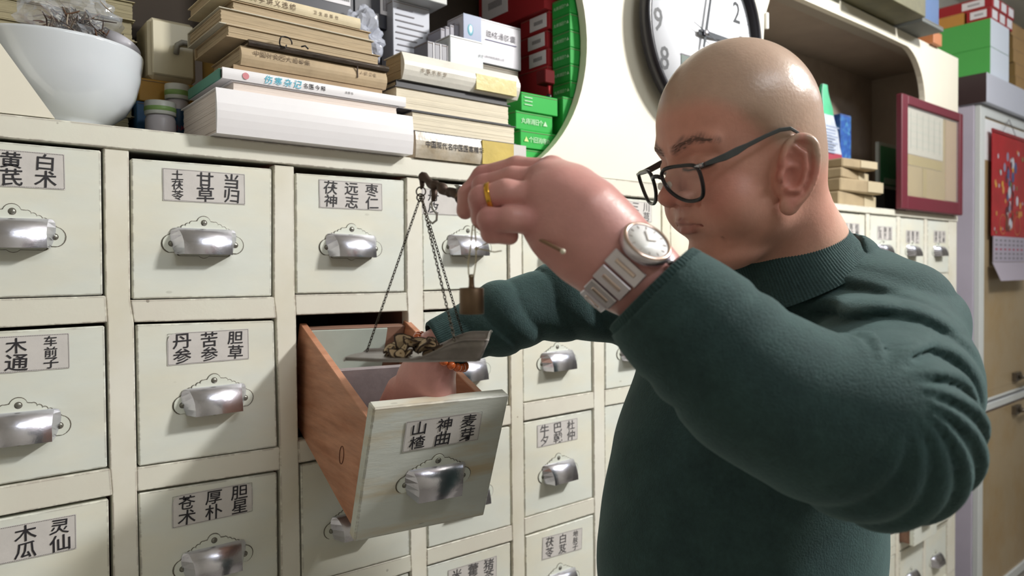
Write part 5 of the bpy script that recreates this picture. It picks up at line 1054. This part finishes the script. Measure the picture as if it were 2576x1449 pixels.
for i, (c, r) in enumerate(((Wt(1059, 482, .705), .0046), (Wt(1058, 497, .705), .0036))):
    G().tube([c+r*(CR*math.cos(a)+CU*math.sin(a)) for a in np.linspace(0, 2*math.pi, 20)[:-1]], .0007, 6, closed=True).build('ring_link', M_chain, sy)
G().tube([BM(1062)-CU*.002, Wt(1062, 468, .705), Wt(1059, 476, .705)], [.003, .0022, .001], 8).build('swivel', M_brz, sy)
def link_chain(a, b, n_, sag=.0):
    g = G()
    for i in range(n_):
        t0, t1 = i/n_, (i+1)/n_; p = a+(b-a)*t0-CU*sag*4*t0*(1-t0); q = a+(b-a)*t1-CU*sag*4*t1*(1-t1); c = (p+q)/2; d = q-p; L = np.linalg.norm(d); d /= L
        s1, s2 = perp(d, CR); w = s1 if i % 2 else s2
        w = w*math.cos(.5)+np.cross(d, w)*math.sin(.5)
        g.tube([c+d*L*.64*math.cos(t)+w*L*.36*math.sin(t) for t in np.linspace(0, 2*math.pi, 9)[:-1]], .00052, 4, closed=True)
    return g
# pan frame: x right, v up, w depth
def PN(x, y, d): return CP+CR*x+CU*y+CF*d
PX0, PX1, PY, PD0, PD1 = -.1530, -.0215, -.0680, .642, .772
def panz(s): return .0035+.0175*sst(np.array(s), .45, .86)
g = G(); NS, NT = 34, 30; vs = []
for i in range(NS+1):
    s = i/NS
    for j in range(NT+1):
        t = 2*j/NT-1; w_ = .74+.26*float(sst(np.array(s), -.05, .30)); h = float(panz(s)); r = abs(t)
        y = PY+h*max(0, (r-.78)/.22)**1.6+.004*(1-s)**2*0
        x = PX0+(PX1-PX0)*s+(.010*(1-r**2)*(-1 if s < .02 else 0))
        if s > .93: y = max(y, PY+(h+.004*(1-t*t))*((s-.93)/.07)**1.5)
        vs.append(PN(x, y, (PD0+PD1)/2+t*w_*(PD1-PD0)/2*(.97 if r > .9 else 1)))
fs = [(i*(NT+1)+j, (i+1)*(NT+1)+j, (i+1)*(NT+1)+j+1, i*(NT+1)+j+1) for i in range(NS) for j in range(NT)]
g.add(vs, fs, 0, True); pan = g.build('pan', M_tin, sy); so = pan.modifiers.new('thick', 'SOLIDIFY'); so.thickness = .0009
edge = [vs[i*(NT+1)] for i in range(NS+1)]+[vs[NS*(NT+1)+j] for j in range(1, NT+1)]+[vs[i*(NT+1)+NT] for i in range(NS-1, -1, -1)]+[vs[j] for j in range(NT-1, 0, -1)]
G().tube(edge, .0008, 6, closed=True).build('rolled_rim', M_tin, pan)
for a, b, n_ in ((RG, PN(-.1430, PY+.0055, .705), 52), (RG, PN(-.0520, PY+.020, .650), 44), (RG, PN(-.0530, PY+.020, .765), 44)):
    tag(link_chain(a, b, n_).build('chain', M_chain, sy), kind='stuff')
# herb slices lying in the pan
M_slice = mat('slice_cream', 'DCC7A6', .7, var=.2, vscale=120); M_bark = mat('slice_bark', '4E4038', .8); M_core = mat('slice_core', '8A6A44', .7)
GH = 'dried root slices heaped in the scale pan'
rs = np.random.default_rng(11); LBH = ['curled dried root slice lying in the tin pan']
for i in range(34):
    x = rs.uniform(-.124, -.062) if i < 18 else rs.uniform(-.112, -.078); lay = 0 if i < 12 else (1 if i < 20 else 2); d_ = .705+rs.normal()*.012; y = PY+.0030+.0050*lay+rs.uniform(0, .0015)
    R_ = rs.uniform(.0045, .0085)*(1.2 if lay else 1); c = PN(x, y, d_); n_ = CU*1.+CR*rs.normal()*.9-CF*(.4+rs.normal()*.8); n_ /= np.linalg.norm(n_); u1, u2 = perp(n_, CR); g = G(); K = 16; el = rs.uniform(.55, 1); bend = rs.uniform(-60, 60)
    rings = [(0, 2), (.18, 2), (.22, 0), (.80, 0), (.84, 1), (1., 1)]; vs = []
    for q, _ in rings:
        for k in range(K):
            a = 2*math.pi*k/K; rr = R_*q*(1+.10*math.sin(3*a+i)+.05*math.sin(5*a)); px_, py_ = rr*math.cos(a), rr*math.sin(a)*el; vs.append(c+u1*px_+u2*py_+n_*(bend*px_*px_+.0009))
    low = [v-n_*.0016 for v in vs[-K:]]
    for j in range(5): g.add(vs[j*K:(j+2)*K], [(k, K+k, K+(k+1) % K, (k+1) % K) for k in range(K)], rings[j+1][1] if rings[j+1][1] != 0 or rings[j][1] == 0 else 0)
    g.add(vs[-K:]+low, [(k, K+k, K+(k+1) % K, (k+1) % K) for k in range(K)], 1); g.add(low, [tuple(range(K))], 0)
    top(g.build('herb_slice', [M_slice, M_bark, M_core], None, loc=tuple(c)), LBH[0], 'herb slice', GH)
# brass weight on its cord
wt = thing('scale_weight', Wt(1187, 790, .600), 'small cylindrical brass weight hanging on a pale cord under the raised hand', 'weight')
M_brass = mat('aged_brass', '75604C', .45, .75, var=.2, vscale=40, stretch=(1, 1, .2))
wb = Wt(1187, 790, .600); UP = np.array([0, 0, 1.])
G().lathe([(0, 0), (.0096, 0), (.0103, .0006), (.0103, .0212), (.0097, .0219), (.0030, .0222), (.0024, .0235), (.0022, .0300), (.0026, .0318), (.0020, .0332), (0, .0334)], wb, UP, 40).build('weight_body', M_brass, wt)
M_cord = mat('pale_cord', 'CFC8AC', .8)
tp = wb+UP*.0315
G().tube([Wt(1189, 566, .606), Wt(1184, 620, .603), Wt(1178, 660, .601), Wt(1179, 690, .600), tp+CR*.0002-CF*.0028, Wt(1192, 694, .598), Wt(1197, 660, .600), Wt(1198, 620, .602), Wt(1194, 566, .605)], .00062, 6).build('cord', M_cord, wt)
G().tube([Wt(1197, 626, .602), Wt(1205, 622, .602), Wt(1225, 612, .604), Wt(1250, 600, .606)], .0006, 6).build('cord_end', M_cord, wt); G().tube([Wt(1197, 626, .602), Wt(1215, 628, .600), Wt(1243, 634, .598), Wt(1262, 631, .597)], .0006, 6).build('cord_end', M_cord, wt)
G().ball(Wt(1198, 626, .602), .0017, 8).build('knot', M_cord, wt)
